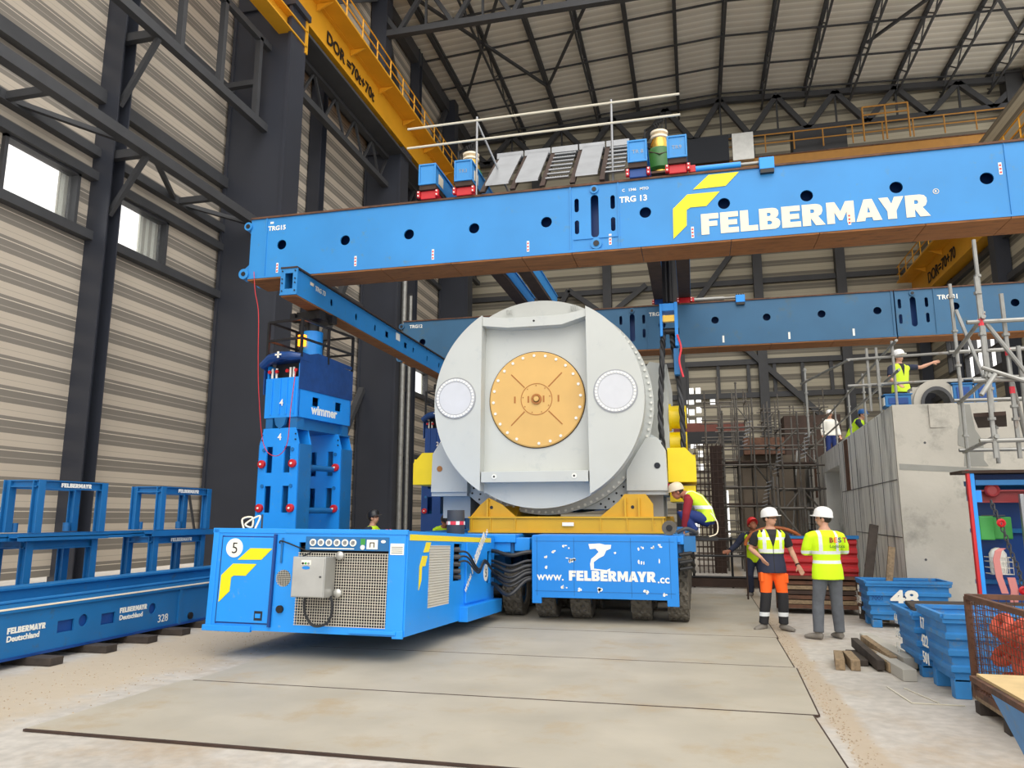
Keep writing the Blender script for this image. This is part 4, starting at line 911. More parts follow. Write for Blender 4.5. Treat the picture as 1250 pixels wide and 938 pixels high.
# underside clutter below the generator
# ================================================================ trailers
def tyre_mesh():
    n, m_, Rr, wd = 96, 10, .42, .34
    vs = []; fs = []
    prof = [(.24, -.15), (.33, -.17), (.39, -.165)]+[(.42, -.15+.3*j/8) for j in range(9)]+[(.39, .165), (.33, .17), (.24, .15), (.22, .1), (.22, -.1)]
    P = len(prof)
    for k in range(n):
        a = 2*math.pi*k/n
        for j, (r, x) in enumerate(prof):
            if 3 <= j <= 11:
                u = (x/.3+.5); zig = (k+2.2*math.sin(u*math.pi*4)) % 8
                if zig < 2.2: r -= .03
            vs.append((x, r*math.cos(a), r*math.sin(a)))
    for k in range(n):
        for j in range(P):
            a, b = k*P+j, k*P+(j+1) % P; c, d = ((k+1) % n)*P+(j+1) % P, ((k+1) % n)*P+j
            fs.append((a, b, c, d))
    o = MB().add(vs, fs); return o
_t = tyre_mesh().build('tmp', 'rubber'); TY = _t.data; bpy.data.objects.remove(_t)
_r = MB().lathe([(.225, -.12), (.225, .12)], 24, Matrix.Rotation(R(90), 4, 'Y')).build('tmp', 'mid_blue'); RIM = _r.data; bpy.data.objects.remove(_r)
def trailer(xc, y0, label, lines=7):
    t = thing('modular_trailer', label, 'trailer', (xc, y0, 0))
    inv = t.matrix_basis.inverted()
    MB().box(xc-1.2, xc+1.2, y0, y0+1.4*lines, 1.26, 1.395).build('deck', 'blue', t, bevel=.01)
    MB().box(xc-.45, xc+.45, y0+.1, y0+1.4*lines-.1, .75, 1.26).build('spine_beam', 'deep_blue', t)
    m_ = MB()
    for i in range(lines*2): m_.box(xc-1.15, xc+1.15, y0+.1+i*.7, y0+.16+i*.7, 1.05, 1.26)
    m_.build('outrigger', 'mid_blue', t)
    for i in range(lines):
        y = y0+.65+1.4*i
        for s in (-1, 1):
            bx = xc+s*.78
            m_ = MB(); m_.box(bx-.1, bx+.1, y-.1, y+.35, .55, 1.2); m_.tube([(bx, y+.3, 1.2), (bx, y-.05, .5)], .07, 10); m_.build('bogie_arm', 'mid_blue', t)
            MB().tube([(bx-.42, y, .42), (bx+.42, y, .42)], .09, 12).build('axle', 'steel_dark', t)
            for q in (-1, 1):
                o = bpy.data.objects.new('tyre', TY); C.objects.link(o); o.parent = t; o.matrix_parent_inverse = inv; o.location = (bx+q*.29, y, .445)
                h = bpy.data.objects.new('rim', RIM); C.objects.link(h); h.parent = o
        m_ = MB()
        for x in (-.3, 0, .3): m_.tube([(xc+x, y-.1, .55), (xc+x, y+.2, 1.1)], .05, 8)
        m_.build('lift_cylinder', 'blue', t)
    return t
ta = trailer(-1.4, 12.25, 'right blue modular trailer under the generator with lettered end panel')
tb = trailer(-4.15, 12.45, 'left blue modular trailer under the generator, behind the power pack')
PO = [(-2.6, .33), (-2.45, .33), (-2.45, .42), (-.48, .42), (-.48, .33), (-.3, .33), (-.3, 1.385), (-2.6, 1.385)]
pn = MB().prism(PO[::-1], 'y', 12.12, 12.2).build('end_panel', 'panel_blue', ta, bevel=.004)
m_ = MB()
for x in (-2.52, -1.92, -1.02, -.42): m_.box(x, x+.006, 12.115, 12.12, .45, 1.36)
for z in (.52, 1.3): m_.box(-2.55, -.35, 12.115, 12.12, z, z+.005)
m_.build('panel_groove', 'mid_blue', pn)
MB().box(-2.6, -.25, 12.2, 12.3, 1.3, 1.395).build('panel_top_rail', 'blue', ta)
text('www.', .185, (-2.52, 12.118, .69), FRONT, 'white', pn, bold=.015)
block('FELBERMAYR', 1.36, .155, (-2.0, 12.117, .69), FRONT, 'white', pn)
text('.cc', .17, (-.62, 12.118, .68), FRONT, 'white', pn, bold=.02)
# worn-off emblem patches (bare primer)
def patch(pts): return [[(x, z) for x, z in pts]]
rnd = random.Random(3); mb = MB()
big = [(-1.68, 1.26), (-1.66, 1.18), (-1.57, 1.19), (-1.52, 1.14), (-1.58, 1.08), (-1.64, 1.03), (-1.66, .95), (-1.65, .86), (-1.35, .84), (-1.34, .89), (-1.4, .86), (-1.6, .88), (-1.6, .98), (-1.52, 1.04), (-1.44, 1.08), (-1.40, 1.16), (-1.33, 1.19), (-1.32, 1.25), (-1.42, 1.25), (-1.5, 1.27)]
mb.mesh(flat(patch(big), .004), frame((0, 12.118, 0), *FRONT))
for cx, cz, n_ in ((-2.05, 1.22, 3), (-2.0, 1.02, 3), (-1.88, 1.03, 4), (-2.22, 1.15, 2), (-1.25, 1.1, 1), (-.87, 1.2, 3), (-.62, 1.23, 5), (-.85, 1.0, 3), (-.55, 1.0, 1), (-1.85, .56, 3), (-1.55, .55, 5), (-2.08, .6, 3), (-.85, .54, 2), (-.55, .53, 2), (-2.4, 1.03, 2), (-2.4, .9, 1)):
    for _ in range(n_):
        x = cx+rnd.uniform(-.07, .07); z = cz+rnd.uniform(-.03, .03); w_ = rnd.uniform(.01, .04); h_ = rnd.uniform(.01, .05)
        pts = [(x+w_*math.cos(a)*rnd.uniform(.5, 1), z+h_*math.sin(a)*rnd.uniform(.5, 1)) for a in [k*2*math.pi/7 for k in range(7)]]
        mb.mesh(flat(patch(pts), .004), frame((0, 12.118, 0), *FRONT))
mb.build('chipped_paint', 'white', pn)
m_ = MB(); m_.box(-.2, -.02, 12.25, 12.7, 1.15, 1.385); m_.build('side_rail', 'mid_blue', ta); MB().box(-.2, .34, 12.95, 14.3, 1.3, 1.345).build('side_step', 'black_metal', ta)
m_ = MB(); 
for z in (1.1, .98, .88): m_.tube([(-.28, 12.2, z), (-.1, 12.25, z+.03), (-.06, 12.5, z-.05), (-.1, 12.9, z)], .03, 8)
m_.build('side_hoses', 'black', ta)
# far part of the trailer pair: coupling blocks seen left of the panel
m_ = MB(); m_.box(-3.45, -3.05, 12.5, 12.8, 1.1, 1.36); m_.box(-2.98, -2.72, 12.5, 12.75, 1.12, 1.34); m_.build('coupling_block', 'blue', tb, bevel=.01)
# hoses from the power pack to the right trailer
HZ = [(1.13, 1.12), (.97, .98), (.9, .9), (.82, .84), (.77, .79), (.72, .72), (.6, .68)]
for i, (a, b_) in enumerate(HZ):
    hose([(-3.45, 12.3+.02*i, a-.02), (-3.25, 12.2, a), (-2.95, 12.1-.02*i, min(a, b_)-.05-.015*i), (-2.7, 12.14, b_), (-2.5, 12.26, b_)], .033 if i % 2 == 0 else .022, 'hose', 'hydraulic_hose',
         'black hydraulic hoses between the power pack and the lettered trailer panel', 'hose', group='hydraulic hoses to the trailer')
# ---------------------------------------------------------------- power pack
pp = thing('power_pack', 'bright blue power pack box numbered 5 with wire grille, hanging at the left trailer end', 'power pack', (0, 0, 0))
W_, H_, D_ = 2.54, 1.2, 3.95
PX = -W_/2; L0 = lambda x: x+4.6     # world x -> local x
bx = MB(); bx.box(PX, PX+.05, 0, D_, 0, H_); bx.box(PX, -PX, 0, D_, 0, .06); bx.box(PX, -PX, 0, D_, H_-.05, H_); bx.box(PX, -PX, D_-.05, D_, .05, H_-.05)
bx.build('body_shell', 'blue', pp, bevel=.008)
MB().mesh(flat([rect(PX, -PX, 0, H_), rect(-.11, 1.06, .09, 1.05), circ(-.29, .62, .1, 28), rect(-.62, -.5, .14, .22)], .04), frame((0, -.0, 0), *FRONT)).build('front_frame', 'blue', pp)
MB().box(-.14, 1.1, .1, .5, .08, 1.0).build('radiator', 'cab_dark', pp)
m_ = MB()
for k in range(26): m_.box(-.1, 1.05, .06, .1, .1+k*.036, .106+k*.036)
m_.build('radiator_fins', 'steel_dark', pp)
m_ = MB()
for k in range(37): x = -.1+k*.0319; m_.bar((x, -.022, .09), (x, -.022, .93), .006, .006)
for k in range(27): z = .09+k*.0322; m_.bar((-.11, -.026, z), (1.06, -.026, z), .006, .006)
m_.build('wire_grille', 'grille', pp)
MB().box(-.02, 1.06, -.03, -.02, .96, 1.12).build('gauge_panel', 'mid_blue', pp)
for k in range(6): 
    q = MB().lathe([(.042, 0), (.042, .012)], 24, CY(.08+k*.105, 1.05, -.03)).build('gauge', 'white', pp); MB().lathe([(.026, .012), (.026, .014)], 18, CY(.08+k*.105, 1.05, -.03)).build('gauge_dial', 'alu', q)
    MB().bar((.08+k*.105, -.045, 1.05), (.1+k*.105, -.045, 1.07), .004, .003).build('needle', 'black', q)
MB().box(.04, .62, -.034, -.03, .975, .987).build('gauge_strip', 'white', pp)
MB().box(.7, .76, -.034, -.03, 1.03, 1.1).build('green_label', 'green_box', pp); MB().lathe([(.028, 0), (.028, .01)], 20, CY(.73, 1.0, -.03)).build('gauge', 'white', pp)
q = MB().box(.78, .92, -.034, -.03, .98, 1.09).build('sticker', 'white', pp); m_ = MB(); m_.box(.82, .83, -.038, -.034, 1.0, 1.05); m_.box(.87, .88, -.038, -.034, 1.0, 1.05); m_.box(.82, .88, -.038, -.034, 1.05, 1.06); m_.build('sticker_mark', 'black', q)
MB().mesh(flat([[(.99+.03*math.cos(a), 1.07+.018*math.sin(a)) for a in [k*math.pi/8 for k in range(16)]]], .004), frame((0, -.032, 0), *FRONT)).build('oval_badge', 'white', pp)
q = MB().box(1.08, 1.25, -.026, -.02, .92, 1.05).build('paper_label', 'white', pp)
m_ = MB(); 
for k in range(4): m_.box(1.095, 1.235, -.028, -.026, .94+k*.022, .946+k*.022)
m_.build('label_print', 'steel_dark', q)
# door
dr = MB().box(-1.15, -.44, -.045, -.02, .09, 1.1).build('door', 'blue', pp, bevel=.006)
m_ = MB(); m_.box(-1.17, -1.15, -.03, -.02, .07, 1.12); m_.box(-.44, -.41, -.06, -.02, .05, 1.14); m_.box(-1.15, -.44, -.024, -.02, .075, .088); m_.box(-1.15, -.44, -.024, -.02, 1.1, 1.115); m_.build('door_seal', 'deep_blue', pp)
MB().lathe([(.115, 0), (.115, .006)], 36, CY(-.975, .97, -.045)).build('number_disc', 'white', dr)
text('5', .19, (-1.015, -.052, .905), FRONT, 'black', dr, bold=-.005)
logo((-1.13, -.048, .32), FRONT, .6, .59, 'logo_yellow', dr)
MB().box(-.63, -.52, -.048, -.044, .12, .23).build('latch_recess', 'cab_dark', dr); MB().box(-.61, -.54, -.058, -.048, .15, .2).build('latch', 'blue', dr)
m_ = MB()
for k in range(9):
    d = -.088+k*.022; h_ = math.sqrt(max(.1**2-d*d, 0))
    m_.bar((-.29+d, -.02, .62-h_), (-.29+d, -.02, .62+h_), .004, .004); m_.bar((-.29-h_, -.024, .62+d), (-.29+h_, -.024, .62+d), .004, .004)
m_.build('vent_mesh', 'grille', pp)
MB().box(-.42, -.16, .06, .1, .5, .75).build('vent_backing', 'cab_dark', pp)
MB().lathe([(.045, 0), (.045, .03)], 20, CY(-.3, .26, -.02)).build('socket', 'black', pp)
MB().tube([(-.33, -.035, .8), (-.33, -.035, 1.1)], .012, 8).build('door_hinge', 'mid_blue', pp)
# top edge and tow lugs
m_ = MB(); m_.box(PX-.04, -PX+.02, -.03, .02, H_-.05, H_+.01); m_.box(PX-.03, PX+.05, -.03, 0, 0, H_)
m_.box(PX-.06, PX+.6, -.05, 0, -.02, .05); m_.box(.62, 1.2, -.06, 0, .02, .06); m_.box(-PX-.12, -PX+.01, -.04, 0, -.02, .07); m_.build('edge_trim', 'blue', pp, bevel=.006)
MB().box(-.3, 1.02, -.033, -.02, H_-.04, H_-.005).build('top_bracket', 'blue', pp, bevel=.004)
# right side face
sm = MB().mesh(flat([rect(0, D_, .0, H_), rect(.75, 1.6, .27, 1.03), rect(1.75, 2.12, .55, 1.06), rect(3.52, 3.72, .45, .95)], .04), frame((-PX, 0, 0), *SIDE)).build('side_frame', 'blue', pp)
MB().box(-PX-.3, -PX-.1, .7, 3.8, .2, 1.1).build('side_interior', 'cab_dark', pp)
m_ = MB()
for k in range(26): y = .75+k*.034; m_.bar((-PX+.01, y, .27), (-PX+.01, y, 1.03), .014, .012)
for k in range(24): z = .27+k*.033; m_.bar((-PX+.014, .75, z), (-PX+.014, 1.6, z), .014, .01)
m_.build('side_grille', 'grille', pp)
logo((-PX+.025, .4, .5), SIDE, .34, .52, 'logo_yellow', pp)
MB().box(-PX+.02, -PX+.026, .05, 3.7, 1.09, 1.16).build('yellow_stripe', 'logo_yellow', pp)
q = MB().box(-PX+.02, -PX+.05, 2.3, 3.4, .22, 1.08).build('side_door', 'blue', pp, bevel=.005)
ang = R(38); XD = (0, math.cos(ang), math.sin(ang)); UD = (0, -math.sin(ang), math.cos(ang)); o0 = Vector((-PX+.055, 2.25, .36))
text('www.', .16, o0, (XD, UD), 'white', pp, bold=.02)
block('FELBERMAYR', .86, .15, o0+Vector(XD)*.42, (XD, UD), 'white', pp)
text('.cc', .14, o0+Vector(XD)*1.3, (XD, UD), 'white', pp, bold=.02)
MB().lathe([(.13, 0), (.13, .004)], 28, Matrix.Translation((-PX+.05, 3.33, .62)) @ Matrix.Rotation(R(90), 4, 'Y')).build('number_disc', 'white', pp)
text('5', .18, (-PX+.058, 3.28, .555), SIDE, 'black', pp)
m_ = MB()
for k in range(5): m_.lathe([(.028, 0), (.028, .02)], 12, Matrix.Translation((-PX+.02, 2.42+k*.12, 1.02)) @ Matrix.Rotation(R(90), 4, 'Y'))
m_.build('side_gauge', 'alu', pp)
m_ = MB()
for k, z in enumerate((.98, .88, .78, .68, .6)): m_.tube([(-PX-.05, 1.8+.05*k, z), (-PX+.05, 1.9+.03*k, z)], .035, 8)
m_.build('coupling', 'steel_dark', pp)
MB().box(-PX, -PX+.14, 2.1, D_+.1, -.02, .19).build('side_sill', 'blue', pp, bevel=.006)
for k in range(3):
    hose([(-PX+.04, 1.92, .95-.07*k), (-PX+.12, 2.1, .93-.06*k), (-PX+.14, 2.6, .7-.03*k), (-PX+.1, 3.1, .82-.02*k), (-PX+.14, 3.5, .62), (-PX+.18, 3.9, .5)], .014, 'hose', 'control_cable', parent=pp)
# stainless control cabinet hung on the grille
cbx = MB().box(-.02, .4, -.3, -.04, .425, .885).build('control_cabinet', 'stainless', pp, bevel=.006)
MB().box(-.01, .39, -.312, -.3, .435, .875).build('cabinet_door', 'stainless', cbx, bevel=.004)
q = MB().box(.1, .22, -.318, -.312, .79, .845).build('button_plate', 'white', cbx)
for k, c_ in enumerate(('black', 'green_box', 'zinc')): MB().lathe([(.013, 0), (.013, .01)], 12, CY(.122+k*.036, .81, -.318)).build('button', c_, cbx)
MB().mesh(flat([[(.16+.05*math.cos(a), .76+.02*math.sin(a)) for a in [k*math.pi/10 for k in range(20)]]], .004), frame((0, -.314, 0), *FRONT)).build('maker_badge', 'panel_blue', cbx)
MB().lathe([(.012, 0), (.012, .012)], 10, CY(.35, .66, -.312)).build('cabinet_lock', 'steel_dark', cbx)
for z in (.47, .9): MB().lathe([(.045, 0), (.05, .05), (.02, .07)], 16, CY(.46, z, -.03)).build('mounting_magnet', 'stainless', cbx, smooth=True)
hose([(.05, -.2, .89), (.1, -.12, .93), (.0, -.08, .96), (-.32, -.06, 1.06), (-.35, -.06, 1.03)], .009, 'black', 'cabinet_cable', parent=pp)
hose([(.1, -.18, .43), (.1, -.16, .25), (.2, -.12, .1), (.36, -.1, .13), (.42, -.1, .28), (.4, -.12, .44)], .016, 'hose', 'cabinet_hose', parent=pp)
pp.location = (-4.6, 8.42, .335); pp.rotation_euler = (R(-2.3), R(.3), 0)
# things lying on the power pack and trailer deck
t = thing('cable_roll', 'pale coiled strap on the left top corner of the blue power pack', 'strap', (-5.55, 8.62, 1.55))
hose([(-5.58, 8.6, 1.54), (-5.62, 8.62, 1.66), (-5.5, 8.65, 1.68), (-5.48, 8.62, 1.56), (-5.56, 8.6, 1.6), (-5.4, 8.66, 1.7), (-5.42, 8.6, 1.54)], .012, 'cream', 'strap', parent=t)
MB().tube([(-5.42, 8.75, 1.53), (-5.42, 8.75, 1.72)], .012, 8).build('buckle_rod', 'steel_dark', t)
t = thing('rubber_bollard', 'black round bollard with red and white tape on the trailer deck', 'bollard', (-4.05, 12.55, 1.395))
MB().lathe([(.15, 1.39), (.155, 1.4), (.15, 1.8), (.14, 1.8)], 28, Matrix.Translation((-4.05, 12.6, 0))).build('drum', 'steel_dark', t, smooth=True)
MB().lathe([(.157, 1.55), (.157, 1.61)], 28, Matrix.Translation((-4.05, 12.6, 0))).build('tape_band', 'tape_red', t)
m_ = MB()
for a in range(0, 360, 60): X_ = Matrix.Translation((-4.05, 12.6, 1.58)) @ Matrix.Rotation(R(a), 4, 'Z'); m_.box(.15, .16, -.03, .03, -.03, .03, X_)
m_.build('tape_squares', 'white', t)
tp = MB()
for k in range(4): tp.tube([(-5.45+.13*k, 12.1, 1.425+.02*(k % 2)), (-5.35+.13*k, 12.06, 1.445-.02*(k % 2))], .035, 8)
tag(tp.build('warning_tape', 'tape_red'), 'red and white warning tape lying on the far end of the power pack', 'tape')
t = thing('roller', 'dark rubber roller lying on the right trailer corner', 'roller', (-.42, 12.4, 1.4))
MB().lathe([(.115, 0), (.115, .2)], 28, CY(-.42, 1.512, 12.55)).build('roller_tyre', 'rubber', t, smooth=True)
MB().lathe([(.05, .19), (.05, .21)], 18, CY(-.42, 1.512, 12.55)).build('roller_hub', 'black', t)
hose([(-.3, 12.4, 1.44), (-.15, 12.4, 1.5), (0, 12.5, 1.43), (-.1, 12.6, 1.42)], .03, 'steel_dark', 'roller_strap', parent=t)
# ================================================================ steel plates on the floor
for i, (pts, lab) in enumerate((
    ([(-5.3, 5.3), (.93, 5.3), (.9, 7.2), (-5.24, 7.17)], 'rusty brown-grey steel road plate nearest the camera on the floor'),
    ([(-5.15, 7.2), (.95, 7.24), (1.02, 9.33), (-5.1, 9.33)], 'second brown steel road plate from the camera, its edge gap showing dark'),
    ([(-5.0, 9.36), (1.0, 9.36), (1.02, 11.5), (-5.0, 11.5)], 'third steel road plate just in front of the trailer tyres'),
    ([(-5.0, 11.53), (1.04, 11.53), (1.06, 17.5), (-5.0, 17.5)], 'steel road plate under the trailer tyres'))):
    tag(MB().prism(pts, 'z', .003, .022).build('road_plate', 'plate'), lab, 'steel plate')
    pl_ = bpy.data.objects[[o_.name for o_ in bpy.data.objects if o_.name.startswith('road_plate')][-1]]
    MB().bar((pts[0][0], pts[0][1]-.012, .0125), (pts[1][0], pts[1][1]-.012, .0125), .022, .017).build('plate_edge', 'rustdark', pl_)
    MB().bar((pts[1][0]+.008, pts[1][1], .0125), (pts[2][0]+.008, pts[2][1], .0125), .014, .017).build('plate_edge', 'rustdark', pl_)
gm = mat('sandy_dirt', (158, 142, 120), .9, var=.25, vscale=5, bump=.5, bscale=60)
# loose stones and dirt next to the plates
st = MB(); rnd = random.Random(11)
for i in range(1500):
    if i < 700: x, y = 1.02+abs(rnd.gauss(0, .09)), rnd.uniform(4.5, 14)
    else: x, y = rnd.gauss(-6.3, .55), rnd.uniform(5.5, 13.5)
    if i >= 700: x = min(x, -5.36-rnd.random()*.3)
    r = rnd.uniform(.003, .011); a = rnd.uniform(0, 3)
    vs = [(x+r*math.cos(a+k*1.26), y+r*math.sin(a+k*1.26), 0) for k in range(5)]+[(x, y, r*1.1)]
    st.add(vs, [(k, (k+1) % 5, 5) for k in range(5)]+[(4, 3, 2, 1, 0)])
o = st.build('gravel', gm); tag(o, 'loose sandy gravel scattered on the concrete beside the steel plates', 'gravel', kind='stuff')
# ================================================================ left: long floor beam, stacking frames
t = thing('long_floor_beam', 'long blue box beam numbered 328 with white lettering lying on timber blocks', 'beam', (-7.9, 3, .1))
xf = -7.6; z0, z1 = .115, .62
loops = [rect(2, 12.6, z0, z1)]+[circ(y, .4, .075, 24) for y in (8.3, 9.56)]+[rect(a, b_, .3, .44) for a, b_ in ((7.9, 8.15), (8.6, 8.84))]
MB().mesh(flat(loops, .02), frame((xf, 0, 0), *SIDE)).build('web_plate', 'mid_blue', t)
m_ = MB(); m_.box(xf-.5, xf-.02, 2, 12.6, z0+.02, z1-.02); m_.box(xf-.55, xf+.03, 2, 12.6, z0-.02, z0+.01); m_.build('box_core', 'deep_blue', t)
m_ = MB(); m_.box(xf-.52, xf+.05, 2, 12.6, .62, .65); m_.box(xf-.12, xf+.02, 2, 12.6, .65, .71); m_.box(xf-.52, xf-.3, 2, 12.6, .65, .84); m_.box(xf-.55, xf-.25, 2, 12.6, .84, .865); m_.tube([(xf-.02, 2, .73), (xf-.02, 12.6, .73)], .022, 8); m_.build('top_ledge', 'mid_blue', t)
MB().box(xf-.0, xf+.055, 2, 12.6, .652, .668).build('pale_edge', 'cream', t)
block('FELBERMAYR', .52, .068, (xf+.014, 7.2, .385), SIDE, 'white', t); text('Deutschland', .088, (xf+.014, 7.2, .3), SIDE, 'white', t, bold=.03)
block('FELBERMAYR', .52, .068, (xf+.014, 8.92, .41), SIDE, 'white', t); text('Deutschland', .088, (xf+.014, 8.92, .32), SIDE, 'white', t, bold=.03)
text('328', .15, (xf+.014, 9.68, .19), SIDE, 'white', t)
MB().box(xf+.01, xf+.04, 10.1, 10.16, z0, z1).build('stiffener', 'mid_blue', t)
MB().lathe([(.05, 0), (.05, .03)], 18, Matrix.Translation((xf+.01, 10.4, .2)) @ Matrix.Rotation(R(90), 4, 'Y')).build('pin', 'black', t)
for i, (y, w_) in enumerate(((7.55, .1), (8.4, .09), (9.15, .09), (9.85, .08), (10.6, .08), (6.3, .1))):
    tag(MB().bar((-8.3, y+.02, .047), (-7.25, y+.04, .047), .2, .09).build('timber_block', 'wood_dark', bevel=.008), 'dark squared timber under the long blue floor beam, %s from the near end' % ('second', 'third', 'fourth', 'fifth', 'sixth', 'first')[i], 'timber', 'dark timbers under the long floor beam')
t = thing('rear_floor_beam', 'second blue beam on the floor behind the numbered one, under the frames', 'beam', (-9.1, 3, 0))
MB().box(-9.6, -8.7, 2, 13.6, .45, .6).box(-9.6, -9.4, 2, 13.6, .03, .45).box(-8.9, -8.7, 2, 13.6, .03, .45).build('profile', 'mid_blue', t, bevel=.01)
def stack_frame(y0, y1, zb, zt, label, txt=True, dx=0):
    x0, x1 = -9.4+dx, -8.9+dx
    t = thing('stacking_frame', label, 'frame', ((x0+x1)/2, (y0+y1)/2, zb))
    for x in (x0, x1):
        for y in (y0, y1):
            MB().ibeam((x, y, zb), (x, y, zt), .11, .12, .018, (1, 0, 0)).build('post', 'mid_blue', t)
    for x in (x0, x1): MB().ibeam((x, y0, zt-.06), (x, y1, zt-.06), .09, .12, .016).build('top_rail', 'mid_blue', t)
    for y in (y0, y1): MB().ibeam((x0, y, zt-.05), (x1, y, zt-.05), .09, .1, .016).build('end_rail', 'mid_blue', t)
    for y in (y0+.12, y1-.12): MB().tube([(x0+.02, y, zb), (x0+.02, y, zb+.13)], .05, 14).build('peg', 'mid_blue', t, smooth=True)
    if txt: block('FELBERMAYR', .56, .06, (x1+.052, (y0+y1)/2-.25, zt-.095), SIDE, 'white', t)
stack_frame(8.7, 9.86, 1.47, 2.2, 'upper blue stacking frame with white lettering, nearest the camera')
stack_frame(11.2, 12.45, 1.47, 2.2, 'upper blue stacking frame with white lettering, nearer the dark column')
stack_frame(8.6, 9.75, .6, 1.36, 'lower blue stacking frame below the upper near one', False)
stack_frame(11.1, 12.35, .6, 1.36, 'lower blue stacking frame with lettering, farther from the camera')
stack_frame(6.2, 7.4, .6, 1.36, 'lower blue stacking frame cut by the left edge', False)
for i, (x, a, b_) in enumerate(((-9.42, 6.3, 13.2), (-9.2, 7.4, 12.9), (-9.0, 7.9, 10.6), (-8.82, 8.3, 9.9), (-8.85, 10.9, 12.8))):
    m_ = MB(); m_.bar((x, a, 1.415), (x, b_, 1.415), .16, .012); m_.bar((x-.075, a, 1.41), (x-.075, b_, 1.41), .01, .09); m_.bar((x+.075, a, 1.41), (x+.075, b_, 1.41), .01, .09)
    tag(m_.build('channel_beam', 'mid_blue'), 'blue steel channel between the upper and lower stacking frames, row %s' % ('at the wall', 'second from the wall', 'in the middle', 'short at the front', 'far at the front')[i].strip(), 'steel channel', 'blue channels on the stacking frames')
tag(MB().tube([(-11, 15.5, 0), (-10.6, 14.2, 2.2)], .03, 8).build('leaning_rod', 'steel_dark'), 'thin dark rod leaning behind the near stacking frames', 'rod')
# ================================================================ concrete block on the right
D = Vector((.0497, .9988, 0)); Nn = Vector((-.9988, .0497, 0)); C0 = Vector((3.3, 13.7, 0)); ZT = 3.55
LDIR = (tuple(-D), (0, 0, 1))    # left face seen from the hall: local x runs towards the camera
t = thing('concrete_foundation', 'large cast concrete machine foundation block on the right', 'foundation', (6, 20, 0))
def cpt(s, n=0): p = C0+D*s-Nn*n; return (p.x, p.y)
# left face as a slab with openings, front face, top
lp = [rect(-20, -.08, 0, ZT), rect(-10.6, -7.2, 0.02, 3.0), rect(-17.2, -16.2, 1.2, 2.2)]
MB().mesh(flat(lp, .6), frame(tuple(C0-Nn*.3), *LDIR)).build('side_wall', 'conc2', t)
MB().prism([cpt(0, .0), (9.5, 13.7), (9.5, 14.3), cpt(.6, .6), cpt(.08, .0)], 'z', 0, ZT).build('front_wall', 'conc', t)
MB().prism([cpt(0, .55), (9.5, 14.2), (9.5, 33.5), cpt(20, .55)], 'z', ZT-.4, ZT-.02).build('top_slab', 'conc', t)
MB().prism([cpt(7, 1.2), cpt(7, 1.4), cpt(11, 1.4), cpt(11, 1.2)], 'z', 0, ZT-.4).build('recess_wall', 'conc2', t)
m_ = MB()
for s in (1.4, 2.5, 2.9, 4.3, 5.1, 6.3, 7.0, 11.2, 12.4, 14.5, 16.0): 
    p = C0+D*s+Nn*.004; m_.box(-.004, .004, -.004, .004, .05, ZT-.02, Matrix.Translation(p))
for s0, s1, z in ((.1, 2.4, 1.35), (3.2, 5.0, 1.35), (.1, 6.9, 2.3), (11, 19, 1.4)):
    a, b_ = C0+D*s0+Nn*.004, C0+D*s1+Nn*.004; m_.bar((a.x, a.y, z), (b_.x, b_.y, z), .008, .014)
m_.build('formwork_joints', 'steel_dark', t)
m_ = MB()
for s0, s1, za, zb in ((5.45, 6.0, 2.3, 3.5), (12.9, 13.5, 2.3, 3.45)):
    a, b_ = C0+D*s0+Nn*.01, C0+D*s1+Nn*.01; m_.bar((a.x, a.y, (za+zb)/2), (b_.x, b_.y, (za+zb)/2), .02, zb-za)
m_.build('brown_board_strip', 'rust', t)
# mortar patches on the front wall
for pts in ([(5.2, 3.52), (5.38, 3.52), (5.42, 3.1), (5.52, 2.9), (5.5, 2.6), (5.56, 2.5), (5.2, 2.5), (5.24, 2.8), (5.14, 2.85), (5.16, 3.1), (5.2, 3.2)],):
    MB().mesh(flat([[(x-.9, z) for x, z in pts]], .006), frame((0, 13.698, 0), *FRONT)).build('mortar_patch', 'conc_patch', t)
MB().mesh(flat([[(3.33, 2.56), (4.9, 2.44), (4.9, 2.36), (4.3, 2.4), (3.33, 2.46)]], .006), frame((0, 13.698, 0), *FRONT)).build('mortar_joint', 'conc_patch', t)
m_ = MB(); 
for x, z in ((3.75, 2.9), (4.5, 1.2), (3.6, 1.0)): m_.lathe([(.02, 0), (.02, .003)], 10, CY(x, z, 13.699))
m_.build('tie_holes', 'steel_dark', t)
# machine casing rest on top
t = thing('bearing_housing', 'beige half round bearing housing on top of the concrete block', 'machine housing', (4.05, 14.0, ZT))
zz = ZT+.0
arc = [(4.05+.36*math.cos(a), zz+.02+.42*math.sin(a)) for a in [math.pi*k/16 for k in range(17)]]
arci = [(4.05+.24*math.cos(a), zz+.02+.29*math.sin(a)) for a in [math.pi*k/16 for k in range(16, -1, -1)]]
MB().prism((arc+arci)[::-1], 'y', 13.9, 14.25).build('half_ring', 'conc', t)
MB().box(3.66, 3.78, 13.95, 14.25, zz, zz+.26).box(3.7, 3.8, 13.95, 14.25, zz+.26, zz+.33).box(4.05, 4.5, 13.95, 14.2, zz+.4, zz+.45).build('ring_foot', 'conc', t)
m_ = MB().prism([(x, z) for x, z in [(4.05+.25*math.cos(a), zz+.02+.3*math.sin(a)) for a in [math.pi*k/16 for k in range(17)]]+[(4.05+.2*math.cos(a), zz+.02+.24*math.sin(a)) for a in [math.pi*k/16 for k in range(16, -1, -1)]]][::-1], 'y', 13.86, 14.2); m_.build('inner_ring', 'steel_dark', t)
